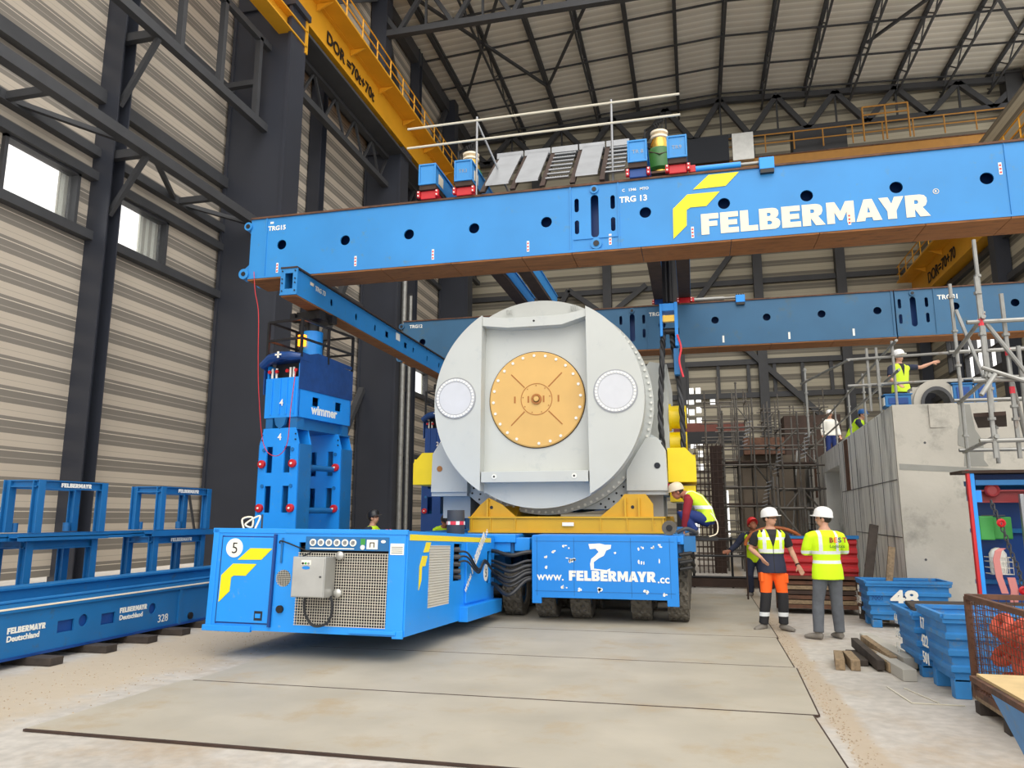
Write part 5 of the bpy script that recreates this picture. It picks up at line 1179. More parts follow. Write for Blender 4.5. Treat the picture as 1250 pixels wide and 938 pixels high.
def cabinet(x0, x1, y0, y1, z0, z1, label, white=True):
    t = thing('blue_case', label, 'case', ((x0+x1)/2, y0, z0))
    MB().box(x0, x1, y0, y1, z0, z1).build('case_body', 'deep_blue' if not white else 'mid_blue', t, bevel=.01)
    MB().box(x0+.05, x1-.05, y0-.012, y0, z0+.04, z1-.05).build('front_panel', 'deep_blue', t, bevel=.006)
    MB().box(x0-.02, x1+.02, y0-.02, y1, z1, z1+.02).build('lid', 'mid_blue', t)
    if white: MB().box(x0-.012, x0, y0+.03, y1-.03, z0+.03, z1-.03).build('white_sheet', 'white', t)
cabinet(3.25, 3.66, 13.9, 14.3, ZT, ZT+.2, 'small blue case on the front left edge of the concrete block')
cabinet(4.3, 4.6, 13.85, 14.3, ZT, ZT+.34, 'blue cabinet beside the bearing housing on the concrete block')
cabinet(4.63, 4.95, 13.85, 14.3, ZT, ZT+.35, 'blue cabinet half behind the right scaffold, on the concrete block')
cabinet(4.3, 4.75, 19.6, 20.2, ZT, ZT+.35, 'blue case farther back along the rail on the concrete block')
# tube guard rail along the block
def tubes(name, label, cat, segs, r=.024, m='zinc', parts=('standard', 'ledger'), clamps=True):
    p0 = segs[0][0]; t = thing(name, label, cat, p0)
    for a, b_ in segs:
        v = Vector(b_)-Vector(a); nm = parts[0] if abs(v.z) > .9*v.length else parts[1] if abs(v.z) < .15*v.length else 'brace'
        c = MB().tube([a, b_], r, 8)
        if clamps and nm == parts[0]:
            z = min(a[2], b_[2])+.45
            while z < max(a[2], b_[2]): c.tube([(a[0], a[1], z-.015), (a[0], a[1], z+.015)], r*1.7, 8); z += .5
        c.build(nm, m, t, smooth=True)
    return t
segs = []
zr = ZT
for s in (0.2, 1.6, 3.4, 5.6, 8.2, 11.2, 14.6, 18): 
    x, y = cpt(s, .12); segs.append(((x, y, zr-.2 if s > .3 else zr-.05), (x, y, zr+1.15)))
for z in (.55, 1.05):
    a, b_ = cpt(-.3, .1), cpt(19, .1); segs.append(((a[0], a[1], zr+z), (b_[0], b_[1], zr+z)))
segs += [((2.7, 14.0, 4.42), (6.3, 14.0, 4.52)), ((2.7, 14.05, 3.96), (6.3, 14.05, 4.04)), ((3.05, 14.05, 3.5), (3.05, 14.05, 4.62)), ((3.2, 14.02, 3.5), (3.2, 14.02, 4.62)), ((2.72, 13.9, 4.4), (2.4, 17.5, 4.6)), ((2.45, 17.2, 3.4), (2.45, 17.2, 4.9))]
tubes('tube_guard_rail', 'grey scaffold tube guard rail along the left edge of the concrete block', 'railing', segs)
# right scaffold in front of the block
S = []
for (x, y, z) in ((3.35, 9.6, 4.5), (3.72, 10.6, 5.3), (3.63, 9.7, 4.3), (3.95, 9.6, 5.0), (5.2, 9.6, 5.2), (3.7, 11.6, 5.0), (5.2, 11.6, 5.6), (3.82, 9.9, 3.7)): S.append(((x, y, 0 if x > 3.9 else 2.35), (x, y, z)))
for z in (2.55, 3.25, 3.95): S += [((3.2, 9.6, z), (5.6, 9.6, z)), ((3.35, 9.5, z+.04), (3.72, 11.8, z+.04)), ((3.6, 11.6, z+.05), (5.6, 11.6, z+.05))]
S += [((3.4, 9.62, 3.95), (3.85, 9.66, 3.2)), ((3.4, 9.5, 3.3), (3.2, 9.4, 3.05)), ((3.95, 9.62, 3.25), (5.2, 9.62, 2.55)), ((3.35, 9.7, 3.95), (3.72, 10.6, 4.3)), ((3.7, 10.6, 3.3), (3.75, 11.6, 4.6)), ((3.63, 9.7, 3.3), (3.8, 9.9, 2.5)), ((3.3, 9.58, 3.4), (3.95, 9.5, 3.1))]
sc_ = tubes('scaffold_tower', 'galvanised tube scaffold at the right edge in front of the concrete block', 'scaffold', S, .026)
MB().bar((3.35, 9.65, 2.86), (3.8, 10.9, 2.86), .32, .045).build('deck_board', 'rustdark', sc_)
for x, y, z in ((3.35, 9.6, 3.9), (3.63, 9.7, 3.55), (3.63, 9.7, 3.1), (3.72, 10.6, 4.2), (3.82, 9.9, 2.7)): MB().tube([(x, y, z), (x, y, z+.08)], .03, 8).build('red_band', 'tape_red', sc_)
# ---- tool container (open, seen from outside) below the scaffold
t = thing('tool_container', 'blue open tool container with red post, in front of the concrete block', 'container', (3.9, 10.2, 0))
MB().box(3.28, 5.2, 10.35, 10.42, .08, 2.2).build('back_panel', 'deep_blue', t)
m_ = MB()
for z in (1.95, 1.5, .9, .4): m_.box(3.24, 5.2, 10.3, 10.35, z, z+.05)
m_.box(3.24, 5.2, 10.0, 10.4, 2.06, 2.12); m_.prism([(10.02, 2.06), (10.3, 2.0), (10.35, 1.88), (10.35, 2.06)], 'x', 3.24, 5.2)
m_.build('panel_rib', 'mid_blue', t)
MB().box(3.15, 3.185, 9.98, 10.04, .05, 2.24).build('red_post', 'red', t, bevel=.005)
MB().box(3.185, 3.23, 9.98, 10.04, .05, 2.2).build('blue_post', 'blue', t, bevel=.005)
MB().box(3.1, 5.2, 9.97, 10.42, 2.2, 2.235).build('top_rail', 'rustdark', t)
MB().box(3.13, 5.2, 9.97, 10.42, .02, .08).build('floor_rail', 'mid_blue', t)
t = thing('lifting_bar', 'dark red steel lifting bar hanging inside the tool container', 'lifting bar', (3.5, 10.1, 1.9))
MB().ibeam((3.24, 10.1, 1.93), (4.4, 10.1, 1.93), .12, .15, .02).build('bar', 'dull_red', t)
MB().lathe([(.07, -.02), (.085, 0), (.07, .02), (.05, 0)], 20, CY(3.42, 2.0, 10.03)).build('shackle', 'dull_red', t, smooth=True)
MB().box(3.21, 3.3, 10.02, 10.16, 1.86, 2.0).build('end_block', 'blue', t)
t = thing('lifting_chain', 'heavy dark chain with red hook hanging in the tool container', 'chain', (3.45, 10.0, 1.8))
P = [(3.38, 9.98, 1.85), (3.42, 9.97, 1.7), (3.48, 9.97, 1.5), (3.52, 9.97, 1.3), (3.58, 9.97, 1.1), (3.6, 9.97, .9)]
m_ = MB(); n_ = 0
for i in range(len(P)-1):
    for k in range(4):
        p = Vector(P[i]).lerp(Vector(P[i+1]), k/4); n_ += 1
        Xm = Matrix.Translation(p) @ Matrix.Rotation(R(90*(n_ % 2)), 4, 'Z')
        ring = [Xm @ Vector((.02*math.cos(a), 0, .036*math.sin(a))) for a in [q*math.pi/5 for q in range(11)]]
        m_.tube(ring, .008, 6)
m_.build('chain_links', 'steel_dark', t); 
MB().lathe([(.03, -.015), (.05, 0), (.03, .015), (.018, 0)], 16, CY(3.45, 1.62, 9.95)).build('red_hook', 'red', t, smooth=True)
MB().lathe([(.03, -.015), (.05, 0), (.03, .015), (.018, 0)], 16, CY(3.6, .86, 9.95)).build('red_hook', 'red', t, smooth=True)
t = thing('green_box', 'green metal box hung inside the tool container behind the chain', 'box', (3.42, 10.2, 1.42))
MB().box(3.26, 3.42, 10.08, 10.3, 1.42, 1.7).box(3.42, 3.62, 10.12, 10.3, 1.43, 1.69).build('box_body', 'green_box', t, bevel=.012)
MB().tube([(3.3, 10.1, 1.705), (3.55, 10.1, 1.705)], .008, 6).build('carry_handle', 'steel_dark', t)
t = thing('wire_basket', 'white wire basket with a canister inside the tool container', 'basket', (3.45, 10.15, 1.05))
m_ = MB()
for z in (1.03, 1.1, 1.17, 1.22): m_.tube([(3.34, 10.05, z), (3.56, 10.05, z), (3.56, 10.28, z), (3.34, 10.28, z), (3.34, 10.05, z)], .005, 5)
for k in range(6): m_.tube([(3.34+.044*k, 10.05, 1.03), (3.34+.044*k, 10.05, 1.22)], .004, 5)
m_.build('basket_wire', 'grille', t)
MB().lathe([(.08, 1.03), (.09, 1.06), (.09, 1.26), (.06, 1.31), (.02, 1.33)], 20, Matrix.Translation((3.45, 10.17, 0))).build('canister', 'white', t, smooth=True)
t = thing('webbing_sling', 'faded pink webbing sling draped over the wire basket', 'sling', (3.4, 10.02, 1.0))
def ribbon(pts, w_, th, m, name, parent):
    mb = MB(); P = [Vector(p) for p in pts]; vs = []; fs = []
    for i, p in enumerate(P):
        for dx in (-w_/2, w_/2):
            for dy in (-th/2, th/2): vs.append((p.x+dx, p.y+dy, p.z))
    for i in range(len(P)-1):
        a = i*4; b_ = a+4
        fs += [(a, a+1, b_+1, b_), (a+2, b_+2, b_+3, a+3), (a, b_, b_+2, a+2), (a+1, a+3, b_+3, b_+1)]
    fs += [(0, 2, 3, 1), tuple(len(vs)-4+k for k in (0, 1, 3, 2))]
    return mb.add(vs, fs).build(name, m, parent)
ribbon([(3.45, 10.0, 1.33), (3.4, 9.99, 1.3), (3.37, 9.99, 1.2), (3.38, 9.985, 1.0), (3.42, 9.98, .82)], .07, .012, 'pink', 'webbing', t)
ribbon([(3.5, 9.99, 1.0), (3.52, 9.98, .85), (3.5, 9.98, .72)], .08, .02, 'pink', 'webbing', t)
t = thing('ladder_rail', 'silver aluminium ladder stile standing at the right edge of the container', 'ladder', (3.68, 9.9, 0))
for x in (3.64, 3.74): MB().box(x, x+.045, 9.86, 9.92, .05, 1.95).build('stile', 'alu', t, bevel=.008)
for k in range(6): MB().tube([(3.66, 9.89, .3+.28*k), (3.77, 9.89, .3+.28*k)], .013, 8).build('rung', 'alu', t)
m_ = MB().prism([(3.78, 1.78), (3.9, 1.8), (4.1, 1.75), (4.15, 1.05), (3.98, 1.0), (3.76, 1.07)], 'y', 9.8, 9.88); tag(m_.build('work_jacket', 'navy', bevel=.02), 'dark grey jacket hanging at the right edge beside the silver ladder', 'jacket')
# ---- pallet tubs
def tub(x0, x1, y0, y1, h, label, txt, front=None, foot=.1, m='crate_blue'):
    t = thing('steel_tub', label, 'tub', ((x0+x1)/2, (y0+y1)/2, 0), group='blue ribbed steel tubs')
    n = 4; hh = (h-foot)/n; w_ = .018
    outer = []; 
    for i in range(n):
        za = foot+i*hh; ins = .05*(1-i/(n-1))
        for z, e in ((za, .03), (za+hh*.45, .03), (za+hh*.6, -.008), (za+hh*.9, -.008)): outer.append((ins+e, z))
    outer.append((-.015, h)); 
    def ring(e, z): return [(x0+e, y0+e, z), (x1-e, y0+e, z), (x1-e, y1-e, z), (x0+e, y1-e, z)]
    vs = []; fs = []
    R_ = [ring(e, z) for e, z in outer]+[ring(e+w_, z) for e, z in reversed(outer)]
    for r in R_: vs += r
    for i in range(len(R_)-1):
        for k in range(4): k2 = (k+1) % 4; fs.append((i*4+k, i*4+k2, i*4+4+k2, i*4+4+k))
    fs.append((0, 1, 2, 3)); fs.append(tuple(len(vs)-4+k for k in range(4)))
    MB().add(vs, fs).build('tub_body', m, t)
    r = MB()
    for a, b_ in (((x0, y0), (x1, y0)), ((x1, y0), (x1, y1)), ((x1, y1), (x0, y1)), ((x0, y1), (x0, y0))): r.bar((a[0], a[1], h), (b_[0], b_[1], h), .045, .04)
    r.build('rim', m, t)
    for x in (x0+.14, x1-.14):
        for y in (y0+.14, y1-.14): MB().box(x-.07, x+.07, y-.06, y+.06, 0.001, foot+.02).build('foot', m, t, bevel=.006)
    return t
tb1 = tub(2.52, 3.72, 12.95, 13.65, .69, 'blue tub with white 48 painted on its long side, by the concrete wall', '48', foot=.12)
t_ = text('48', .3, (2.86, 12.93, .36), FRONT, 'white', tb1, bold=.04, name='painted_number', sx=1.3)
text('7001', .09, (2.58, 12.94, .42), FRONT, 'deep_blue', tb1, name='stamped_number')
LEFTF = ((0, -1, 0), (0, 0, 1))
for i, s_ in enumerate(('49', '524', '19')): text(s_, .16, (2.495, 13.5, .5-.17*i), LEFTF, 'white', tb1, name='painted_number', bold=.01)
tb2 = tub(2.22, 3.42, 9.15, 10.0, .66, 'middle blue tub carrying long dark timbers, painted figures on its end', '')
for i, s_ in enumerate(('44', '335', '91')): text(s_, .15, (2.2, 9.88, .48-.16*i), LEFTF, 'white', tb2, name='painted_number', bold=.01)
tb3 = tub(2.24, 3.3, 8.15, 9.0, .76, 'nearest blue tub beside the wire mesh cage, painted figures on its end', '', foot=.16)
for i, s_ in enumerate(('17', '422', '501')): text(s_, .16, (2.22, 8.88, .56-.17*i), LEFTF, 'white', tb3, name='painted_number', bold=.01)
for k in range(5): tag(MB().bar((2.24+.02*k, 9.25+.13*k, .71), (3.5+.03*k, 9.3+.13*k, .715), .11, .045).build('dark_timber', 'wood_dark', bevel=.005), 'long dark timber laid across the rim of the middle blue tub', 'timber', 'dark timbers on the middle tub')
# ---- short squared timbers on the floor
tim = [((1.5, 9.4), (1.58, 10.0), .1, .12, 0, 'wood', 'leftmost short squared timber on the floor, standing apart'), ((1.66, 9.4), (1.68, 10.0), .1, .12, 0, 'wood', 'short squared timber with orange brown end, second from the left'),
       ((1.78, 9.7), (1.8, 10.4), .14, .07, 0, 'wood_dark', 'flat dark timber behind the short squared ones'), ((1.92, 9.4), (1.86, 10.5), .08, .11, .09, 'wood_dark', 'tall dark grey timber in the middle of the timber heap'),
       ((2.02, 9.35), (1.94, 10.3), .07, .1, .03, 'wood', 'slim brown timber in the middle of the heap'), ((2.1, 9.6), (1.99, 10.6), .08, .12, .1, 'wood', 'brown timber leaning over the heap'),
       ((2.26, 9.55), (2.05, 10.8), .15, .12, .1, 'conc', 'thick pale grey timber on top at the right of the heap'), ((2.1, 8.95), (2.02, 10.2), .14, .12, 0, 'conc', 'long pale grey timber lying lowest at the right of the heap')]
for a, b_, w_, h_, zo, m, lab in tim:
    tag(MB().bar((a[0], a[1], h_/2+zo*.2+.002), (b_[0], b_[1], h_/2+zo+.002), w_, h_).build('squared_timber', m, bevel=.006), lab, 'timber', 'timber offcuts on the floor')
t = thing('floor_frame', 'thin pale frame pieces lying flat on the floor before the nearest tub', 'frame', (2, 8, 0))
MB().bar((1.8, 8.62, .006), (1.86, 7.95, .006), .015, .008).bar((1.86, 7.95, .006), (2.3, 7.95, .006), .015, .008).bar((1.95, 8.6, .006), (2.1, 8.0, .006), .012, .008).build('frame_strip', 'rail_pale', t)
t = thing('leaning_planks', 'tall brown plank leaning against the concrete block', 'plank', (2.7, 13.9, 0))
t.name = 'leaning_plank'
MB().bar((2.62, 13.82, .02), (2.95, 14.1, 1.55), .14, .05, (0, 1, 0)).build('plank', 'wood_dark', t)
t = thing('leaning_plank', 'shorter brown plank leaning in front of the tall one', 'plank', (2.8, 13.7, 0))
MB().bar((2.9, 13.6, .02), (3.1, 13.66, 1.2), .1, .05, (0, 1, 0)).build('plank', 'wood', t)
# ---- wire mesh cage with red slings
t = thing('mesh_cage', 'rusty wire mesh cage on a wooden base at the right edge', 'cage', (2.8, 7, 0))
x0, x1, y0, y1, z0, z1 = 2.36, 3.3, 6.3, 7.8, .16, .98
for x in (x0, x1):
    for y in (y0, y1): MB().box(x-.025, x+.025, y-.025, y+.025, z0-.05, z1).build('post', 'rust', t, bevel=.004)
for z, nm_ in ((z1, 'top_frame'), (z0, 'bottom_frame')):
    m_ = MB()
    for a, b_ in (((x0, y0), (x1, y0)), ((x1, y0), (x1, y1)), ((x1, y1), (x0, y1)), ((x0, y1), (x0, y0))): m_.bar((a[0], a[1], z), (b_[0], b_[1], z), .045, .045)
    m_.build(nm_, 'rust', t)
def meshpanel(a, b_):
    mm = MB(); a = Vector(a); b_ = Vector(b_); n = int((b_-a).length/.06)
    for k in range(1, n): p = a.lerp(b_, k/n); mm.tube([(p.x, p.y, z0), (p.x, p.y, z1)], .0035, 4, False)
    for k in range(1, 14): z = z0+(z1-z0)*k/14; mm.tube([(a.x, a.y, z), (b_.x, b_.y, z)], .0035, 4, False)
    mm.build('wire_mesh', 'rust', t)
meshpanel((x0, y0, 0), (x0, y1, 0)); meshpanel((x0, y1, 0), (x1, y1, 0)); meshpanel((x0, y0, 0), (x1, y0, 0))
MB().box(x0-.02, x1, y0, y1, .1, .14).build('cage_floor', 'wood', t)
for y in (y1-.12, (y0+y1)/2, y0+.1): MB().box(x0-.04, x1, y-.06, y+.06, .002, .1).build('runner', 'wood_dark', t)
rnd = random.Random(5)
for k in range(9):
    zc = .24+.08*(k//1 % 3)*3*.33+.26*(k//3); yc = 7.45-.33*(k % 3); zc = .25+.24*(k//3)
    pts = [(2.62+.2*math.sin(a*2)*.4, yc+.15*math.cos(a), zc+.07*math.sin(a*2+k)) for a in [q*2*math.pi/18 for q in range(19)]]
    pts2 = [(2.5+.05*math.sin(a), yc+.13*math.cos(a+k), zc+.05+.06*math.sin(a)) for a in [q*2*math.pi/18 for q in range(19)]]
    mm = MB(); mm.tube(pts, .042, 8); mm.tube(pts2, .04, 8)
    tag(mm.build('round_sling', 'redsling', smooth=True), 'coiled red round sling inside the rusty mesh cage', 'sling', 'red slings in the mesh cage')
# ---- skip corner bottom right
t = thing('skip_bin', 'blue tapered bin with wood-covered rusty rim at the bottom right corner', 'bin', (1.9, 4.2, 0))
vs = [(1.5, 3.3, .78), (2.6, 3.3, .78), (2.6, 4.87, .78), (1.52, 4.87, .78), (1.72, 3.5, .1), (2.4, 3.5, .1), (2.4, 4.6, .1), (1.74, 4.6, .1)]
MB().add(vs, [(0, 1, 5, 4), (1, 2, 6, 5), (2, 3, 7, 6), (3, 0, 4, 7), (4, 5, 6, 7), (3, 2, 1, 0)]).build('bin_body', 'crate_blue', t, bevel=.02)
MB().box(1.46, 2.62, 3.28, 4.92, .785, .815).build('rusty_rim', 'rust', t)
MB().box(1.49, 2.6, 4.5, 4.9, .815, .83).box(1.49, 1.62, 3.3, 4.5, .815, .83).build('board_edge', 'wood_light', t)
MB().box(1.62, 2.6, 3.3, 4.5, .815, .828).build('board', 'wood', t)
for x in (1.85, 2.3):
    for y in (3.7, 4.4): MB().box(x-.06, x+.06, y-.06, y+.06, .002, .12).build('foot', 'mid_blue', t)
tag(MB().lathe([(.0001, 0), (.1, 0), (.13, .03), (.13, .09), (.11, .12), (.0001, .13)], 20, Matrix.Translation((1.93, 4.65, .831))).build('plastic_bucket', 'blue', smooth=True), 'blue round plastic container on the bin at the right edge', 'container')
# ---- red ribbed tub on rusty crate behind the two standing men
t = thing('red_tub', 'red ribbed steel tub behind the two standing men', 'tub', (2.1, 14.9, .62))
m_ = MB(); m_.box(1.5, 2.72, 14.5, 15.3, .66, 1.3)
for k in range(4): m_.prism([(14.5, .7+k*.16), (14.45, .74+k*.16), (14.45, .79+k*.16), (14.5, .83+k*.16)], 'x', 1.5, 2.72); 
m_.build('tub_body', 'redlead', t)
MB().box(2.4, 2.76, 14.44, 14.5, 1.3, 1.36).box(1.48, 2.74, 14.46, 15.3, 1.3, 1.33).build('rim', 'mid_blue', t)
t = thing('rusty_stillage', 'rusty steel stillage filled with brown boards under the red tub', 'stillage', (2.1, 14.9, 0))
for x in (1.4, 2.68):
    for y in (14.45, 15.25): MB().box(x, x+.07, y, y+.07, 0.005, .64).build('post', 'rust', t)
MB().box(1.4, 2.75, 14.45, 15.32, .6, .655).box(1.4, 2.75, 14.45, 15.32, .1, .16).build('frame_rail', 'rust', t)
for k in range(5): MB().box(1.5, 2.66, 14.5, 15.2, .17+k*.083, .235+k*.083).build('board', ('wood', 'rust', 'rustdark')[k % 3], t)
M['hoop_orange'] = mat('worn_orange_paint', (176, 96, 48), .6, var=.2)
t = thing('cable_drum_arch', 'orange hoop with blue drum behind the man in orange trousers', 'hoop', (1.35, 16.5, 0))
MB().tube([(1.55+.58*math.cos(a), 16.5, 1.1+.36*math.sin(a)) for a in [math.pi*k/20 for k in range(21)]], .035, 8).build('hoop', 'hoop_orange', t, smooth=True)
MB().tube([(.97, 16.5, 0), (.97, 16.5, 1.1)], .02, 6).tube([(2.13, 16.5, 0), (2.13, 16.5, 1.1)], .02, 6).build('hoop_post', 'rustdark', t)
MB().lathe([(.26, -.1), (.26, .1)], 28, CY(1.75, 1.1, 16.6)).build('drum', 'deep_blue', t, smooth=True)
# ================================================================ behind: foundations, rebar and scaffolds
t = thing('rear_foundation', 'tall dark brown concrete foundation behind the scaffolding', 'foundation', (3, 30, 0))
MB().box(3.9, 6.2, 34.3, 36.3, 0, 6.0).build('tall_block', 'rustdark', t)
MB().box(1.75, 3.9, 29, 32, 0, 3.9).build('low_block', mat('brown_grey_concrete', (98, 88, 76), .9, var=.15, vscale=1), t)
MB().box(1.8, 3.2, 28.4, 29, 3.9, 4.5).build('formwork', 'rust', t)
t = thing('rebar_column', 'rusty reinforcement cage column behind the crouching man', 'rebar cage', (.5, 24, 0))
m_ = MB()
for i in range(7):
    for j in range(2): m_.tube([(.05+.13*i, 23.9+.5*j, 0), (.05+.13*i, 23.9+.5*j, 3.9)], .016, 5)
for z in [0.2+.19*k for k in range(20)]: m_.tube([(0, 23.88, z), (.88, 23.88, z), (.88, 24.42, z), (0, 24.42, z), (0, 23.88, z)], .012, 5)
m_.build('rebar', 'rustdark', t)
MB().box(.5, .84, 24.05, 24.3, 0, 3.85).build('column_core', 'rustdark', t)
t = thing('site_fence', 'low dark rail fence behind the trailer', 'fence', (.5, 18, 0))
for z in (.25, .75, 1.15): MB().tube([(-.2, 19.2, z), (3.6, 19.2, z)], .028, 8).build('rail', 'black_metal', t)
for x in (-.1, .8, 1.7, 2.6, 3.5): MB().tube([(x, 19.2, 0), (x, 19.2, 1.2)], .028, 8).build('post', 'black_metal', t)
MB().box(-.2, 3.6, 19.15, 19.25, .02, .22).build('kick_board', 'rustdark', t)
t = thing('rear_beam', 'dark beam with reddish brown beam on top, high behind the rear scaffold', 'beam', (1.2, 40, 5.5))
MB().box(-1, 2.6, 39.8, 40.3, 5.4, 6.0).build('dark_beam', 'black_metal', t); MB().box(-1, 2.6, 39.8, 40.3, 6.0, 6.45).build('brown_beam', 'beam_brown', t)
for x in (-.8, 2.4): MB().box(x-.15, x+.15, 39.8, 40.2, 0, 5.4).build('post', 'black_metal', t)
def scaf(x0, x1, nx, y0, y1, ztops, lifts, label, seed, m='zinc_dark', braces=2):
    rnd = random.Random(seed); S = []
    for i in range(nx):
        x = x0+(x1-x0)*i/(nx-1)
        for y in (y0, y1): S.append(((x, y, 0), (x, y, ztops[i % len(ztops)]+rnd.uniform(-.2, .3))))
    for z in lifts:
        for y in (y0, y1): S.append(((x0-.2, y, z), (x1+.2, y, z)))
        for i in (0, nx-1): x = x0+(x1-x0)*i/(nx-1); S.append(((x, y0-.1, z+.04), (x, y1+.1, z+.04)))
    for k in range(braces):
        i = rnd.randrange(len(lifts)-1); S.append(((x0, y0, lifts[i]), (x0+(x1-x0)/(nx-1), y0, lifts[i+1])))
        i = rnd.randrange(len(lifts)-1); S.append(((x1, y0, lifts[i]), (x1-(x1-x0)/(nx-1), y0, lifts[i+1])))
    t = tubes('scaffold', label, 'scaffold', S, .028, m)
    return t
a = scaf(.95, 2.35, 4, 25, 26.2, (5.2, 5.8, 5.4), (.6, 1.2, 2.0, 2.6, 3.3, 3.9, 4.5), 'rear scaffold nearest the rusty rebar column', 1)
MB().box(.95, 2.3, 25, 26.2, 3.38, 3.43).build('deck', 'rustdark', a)
MB().box(.95, 2.3, 25, 26.2, 2.05, 2.1).build('deck', 'rustdark', a)
b_ = scaf(2.6, 3.6, 3, 24, 25.4, (4.6, 5.0), (.5, 1.1, 1.9, 2.5, 3.2, 3.8, 4.3), 'rear scaffold in the middle in front of the dark brown foundation', 2)
MB().box(2.6, 3.6, 24, 25.4, 3.25, 3.3).build('deck', 'rustdark', b_)
c = scaf(.6, 2.4, 4, 35, 36.5, (7.4, 8.0, 7.2), (1.5, 3, 4.2, 5.2, 6.0, 6.8), 'taller scaffold far behind, below the rear wall girts', 3)
d = scaf(3.3, 6.0, 5, 37, 38.3, (6.9, 7.4, 7.0), (1.5, 3, 4.4, 5.4, 6.1, 6.7), 'far scaffold behind the tall brown foundation', 4)
e = scaf(2.1, 2.75, 2, 20.8, 21.8, (2.6, 2.2), (.5, 1.0, 1.9), 'low narrow scaffold behind the red helmet man', 5, braces=1)
stair = MB()
for (x, y, z) in ((2.0, 24.8, 2.0), (2.4, 24.8, 3.0), (1.5, 24.8, 3.9), (3.1, 23.9, 3.4)):
    for k in range(7): stair.bar((x+.03*k, y, z+.12*k), (x+.03*k+.18, y, z+.12*k+.06), .05, .02)
stair.build('steps', 'alu', b_)
MB().tube([(2.75, 24.5, .3), (3.3, 26, 3.8)], .03, 8).build('slanting_prop', 'zinc', b_)
# ================================================================ people
def hv_mat(name, base, zb=(), xs=(), zlow=None, low=(38, 44, 66), zip_=False, vneck=None, side_ok=True):
    m, nt, p = new_mat(name); N = nt.nodes; L = nt.links; p.inputs['Roughness'].default_value = .75
    tc = N.new('ShaderNodeTexCoord'); sp = N.new('ShaderNodeSeparateXYZ'); L.new(tc.outputs['Object'], sp.inputs[0])
    def cmp(src, v, e):
        c = N.new('ShaderNodeMath'); c.operation = 'COMPARE'; L.new(src, c.inputs[0]); c.inputs[1].default_value = v; c.inputs[2].default_value = e; return c.outputs[0]
    def mul(a, b):
        c = N.new('ShaderNodeMath'); c.operation = 'MULTIPLY'; L.new(a, c.inputs[0]); L.new(b, c.inputs[1]); return c.outputs[0]
    ab = N.new('ShaderNodeMath'); ab.operation = 'ABSOLUTE'; L.new(sp.outputs[0], ab.inputs[0])
    cur = None
    def over(mask, col):
        nonlocal cur
        mx = N.new('ShaderNodeMix'); mx.data_type = 'RGBA'; L.new(mask, mx.inputs[0])
        if cur is None: mx.inputs[6].default_value = srgb(*base)
        else: L.new(cur, mx.inputs[6])
        mx.inputs[7].default_value = srgb(*col); cur = mx.outputs[2]
    if zlow is not None:
        c = N.new('ShaderNodeMath'); c.operation = 'LESS_THAN'; L.new(sp.outputs[2], c.inputs[0]); c.inputs[1].default_value = zlow; over(c.outputs[0], low)
    for x, e, zmin in xs:
        c = N.new('ShaderNodeMath'); c.operation = 'GREATER_THAN'; L.new(sp.outputs[2], c.inputs[0]); c.inputs[1].default_value = zmin
        over(mul(cmp(ab.outputs[0], x, e), c.outputs[0]), (226, 230, 232))
    for z, e in zb: over(cmp(sp.outputs[2], z, e), (226, 230, 232))
    if vneck:
        # open front: wedge |x| < (z - z0) * k on the front side
        s_ = N.new('ShaderNodeMath'); s_.operation = 'SUBTRACT'; L.new(sp.outputs[2], s_.inputs[0]); s_.inputs[1].default_value = vneck[0]
        k_ = N.new('ShaderNodeMath'); k_.operation = 'MULTIPLY'; L.new(s_.outputs[0], k_.inputs[0]); k_.inputs[1].default_value = vneck[1]
        c = N.new('ShaderNodeMath'); c.operation = 'LESS_THAN'; L.new(ab.outputs[0], c.inputs[0]); L.new(k_.outputs[0], c.inputs[1])
        f_ = N.new('ShaderNodeMath'); f_.operation = 'LESS_THAN'; L.new(sp.outputs[1], f_.inputs[0]); f_.inputs[1].default_value = 0
        over(mul(c.outputs[0], f_.outputs[0]), (30, 30, 34))
    if zip_:
        f_ = N.new('ShaderNodeMath'); f_.operation = 'LESS_THAN'; L.new(sp.outputs[1], f_.inputs[0]); f_.inputs[1].default_value = 0
        over(mul(cmp(sp.outputs[0], 0, .006), f_.outputs[0]), (30, 30, 34))
    if cur: L.new(cur, p.inputs['Base Color'])
    else: p.inputs['Base Color'].default_value = srgb(*base)
    return m
def loft(mb, pts, rad, side=(1, 0, 0), n=16):
    """elliptic tube: rad = (across, deep); side = direction of the across radius"""
    P = [Vector(p) for p in pts]; S = Vector(side); vs = []; fs = []
    for i, p in enumerate(P):
        t = (P[min(i+1, len(P)-1)]-P[max(i-1, 0)]).normalized()
        a = (S-t*S.dot(t)); a = a.normalized() if a.length > 1e-4 else Vector((0, 1, 0)); b = t.cross(a)
        for k in range(n):
            q = 2*math.pi*k/n; vs.append(p+a*math.cos(q)*rad[i][0]+b*math.sin(q)*rad[i][1])
    for i in range(len(P)-1):
        for k in range(n): k2 = (k+1) % n; fs.append((i*n+k, i*n+k2, (i+1)*n+k2, (i+1)*n+k))
    fs.append(tuple(range(n))[::-1]); fs.append(tuple((len(P)-1)*n+k for k in range(n)))
    mb.add(vs, fs)
def ball(mb, c, rx, ry, rz, X=None, n=14):
    prof = [(math.sin(math.pi*k/n), -math.cos(math.pi*k/n)) for k in range(n+1)]
    vs = []; fs = []
    for r, z in prof:
        for k in range(n*2):
            q = math.pi*k/n; vs.append((c[0]+rx*r*math.cos(q), c[1]+ry*r*math.sin(q), c[2]+rz*z))
    for i in range(n):
        for k in range(2*n): k2 = (k+1) % (2*n); fs.append((i*2*n+k, i*2*n+k2, (i+1)*2*n+k2, (i+1)*2*n+k))
    mb.add(vs, fs, X)
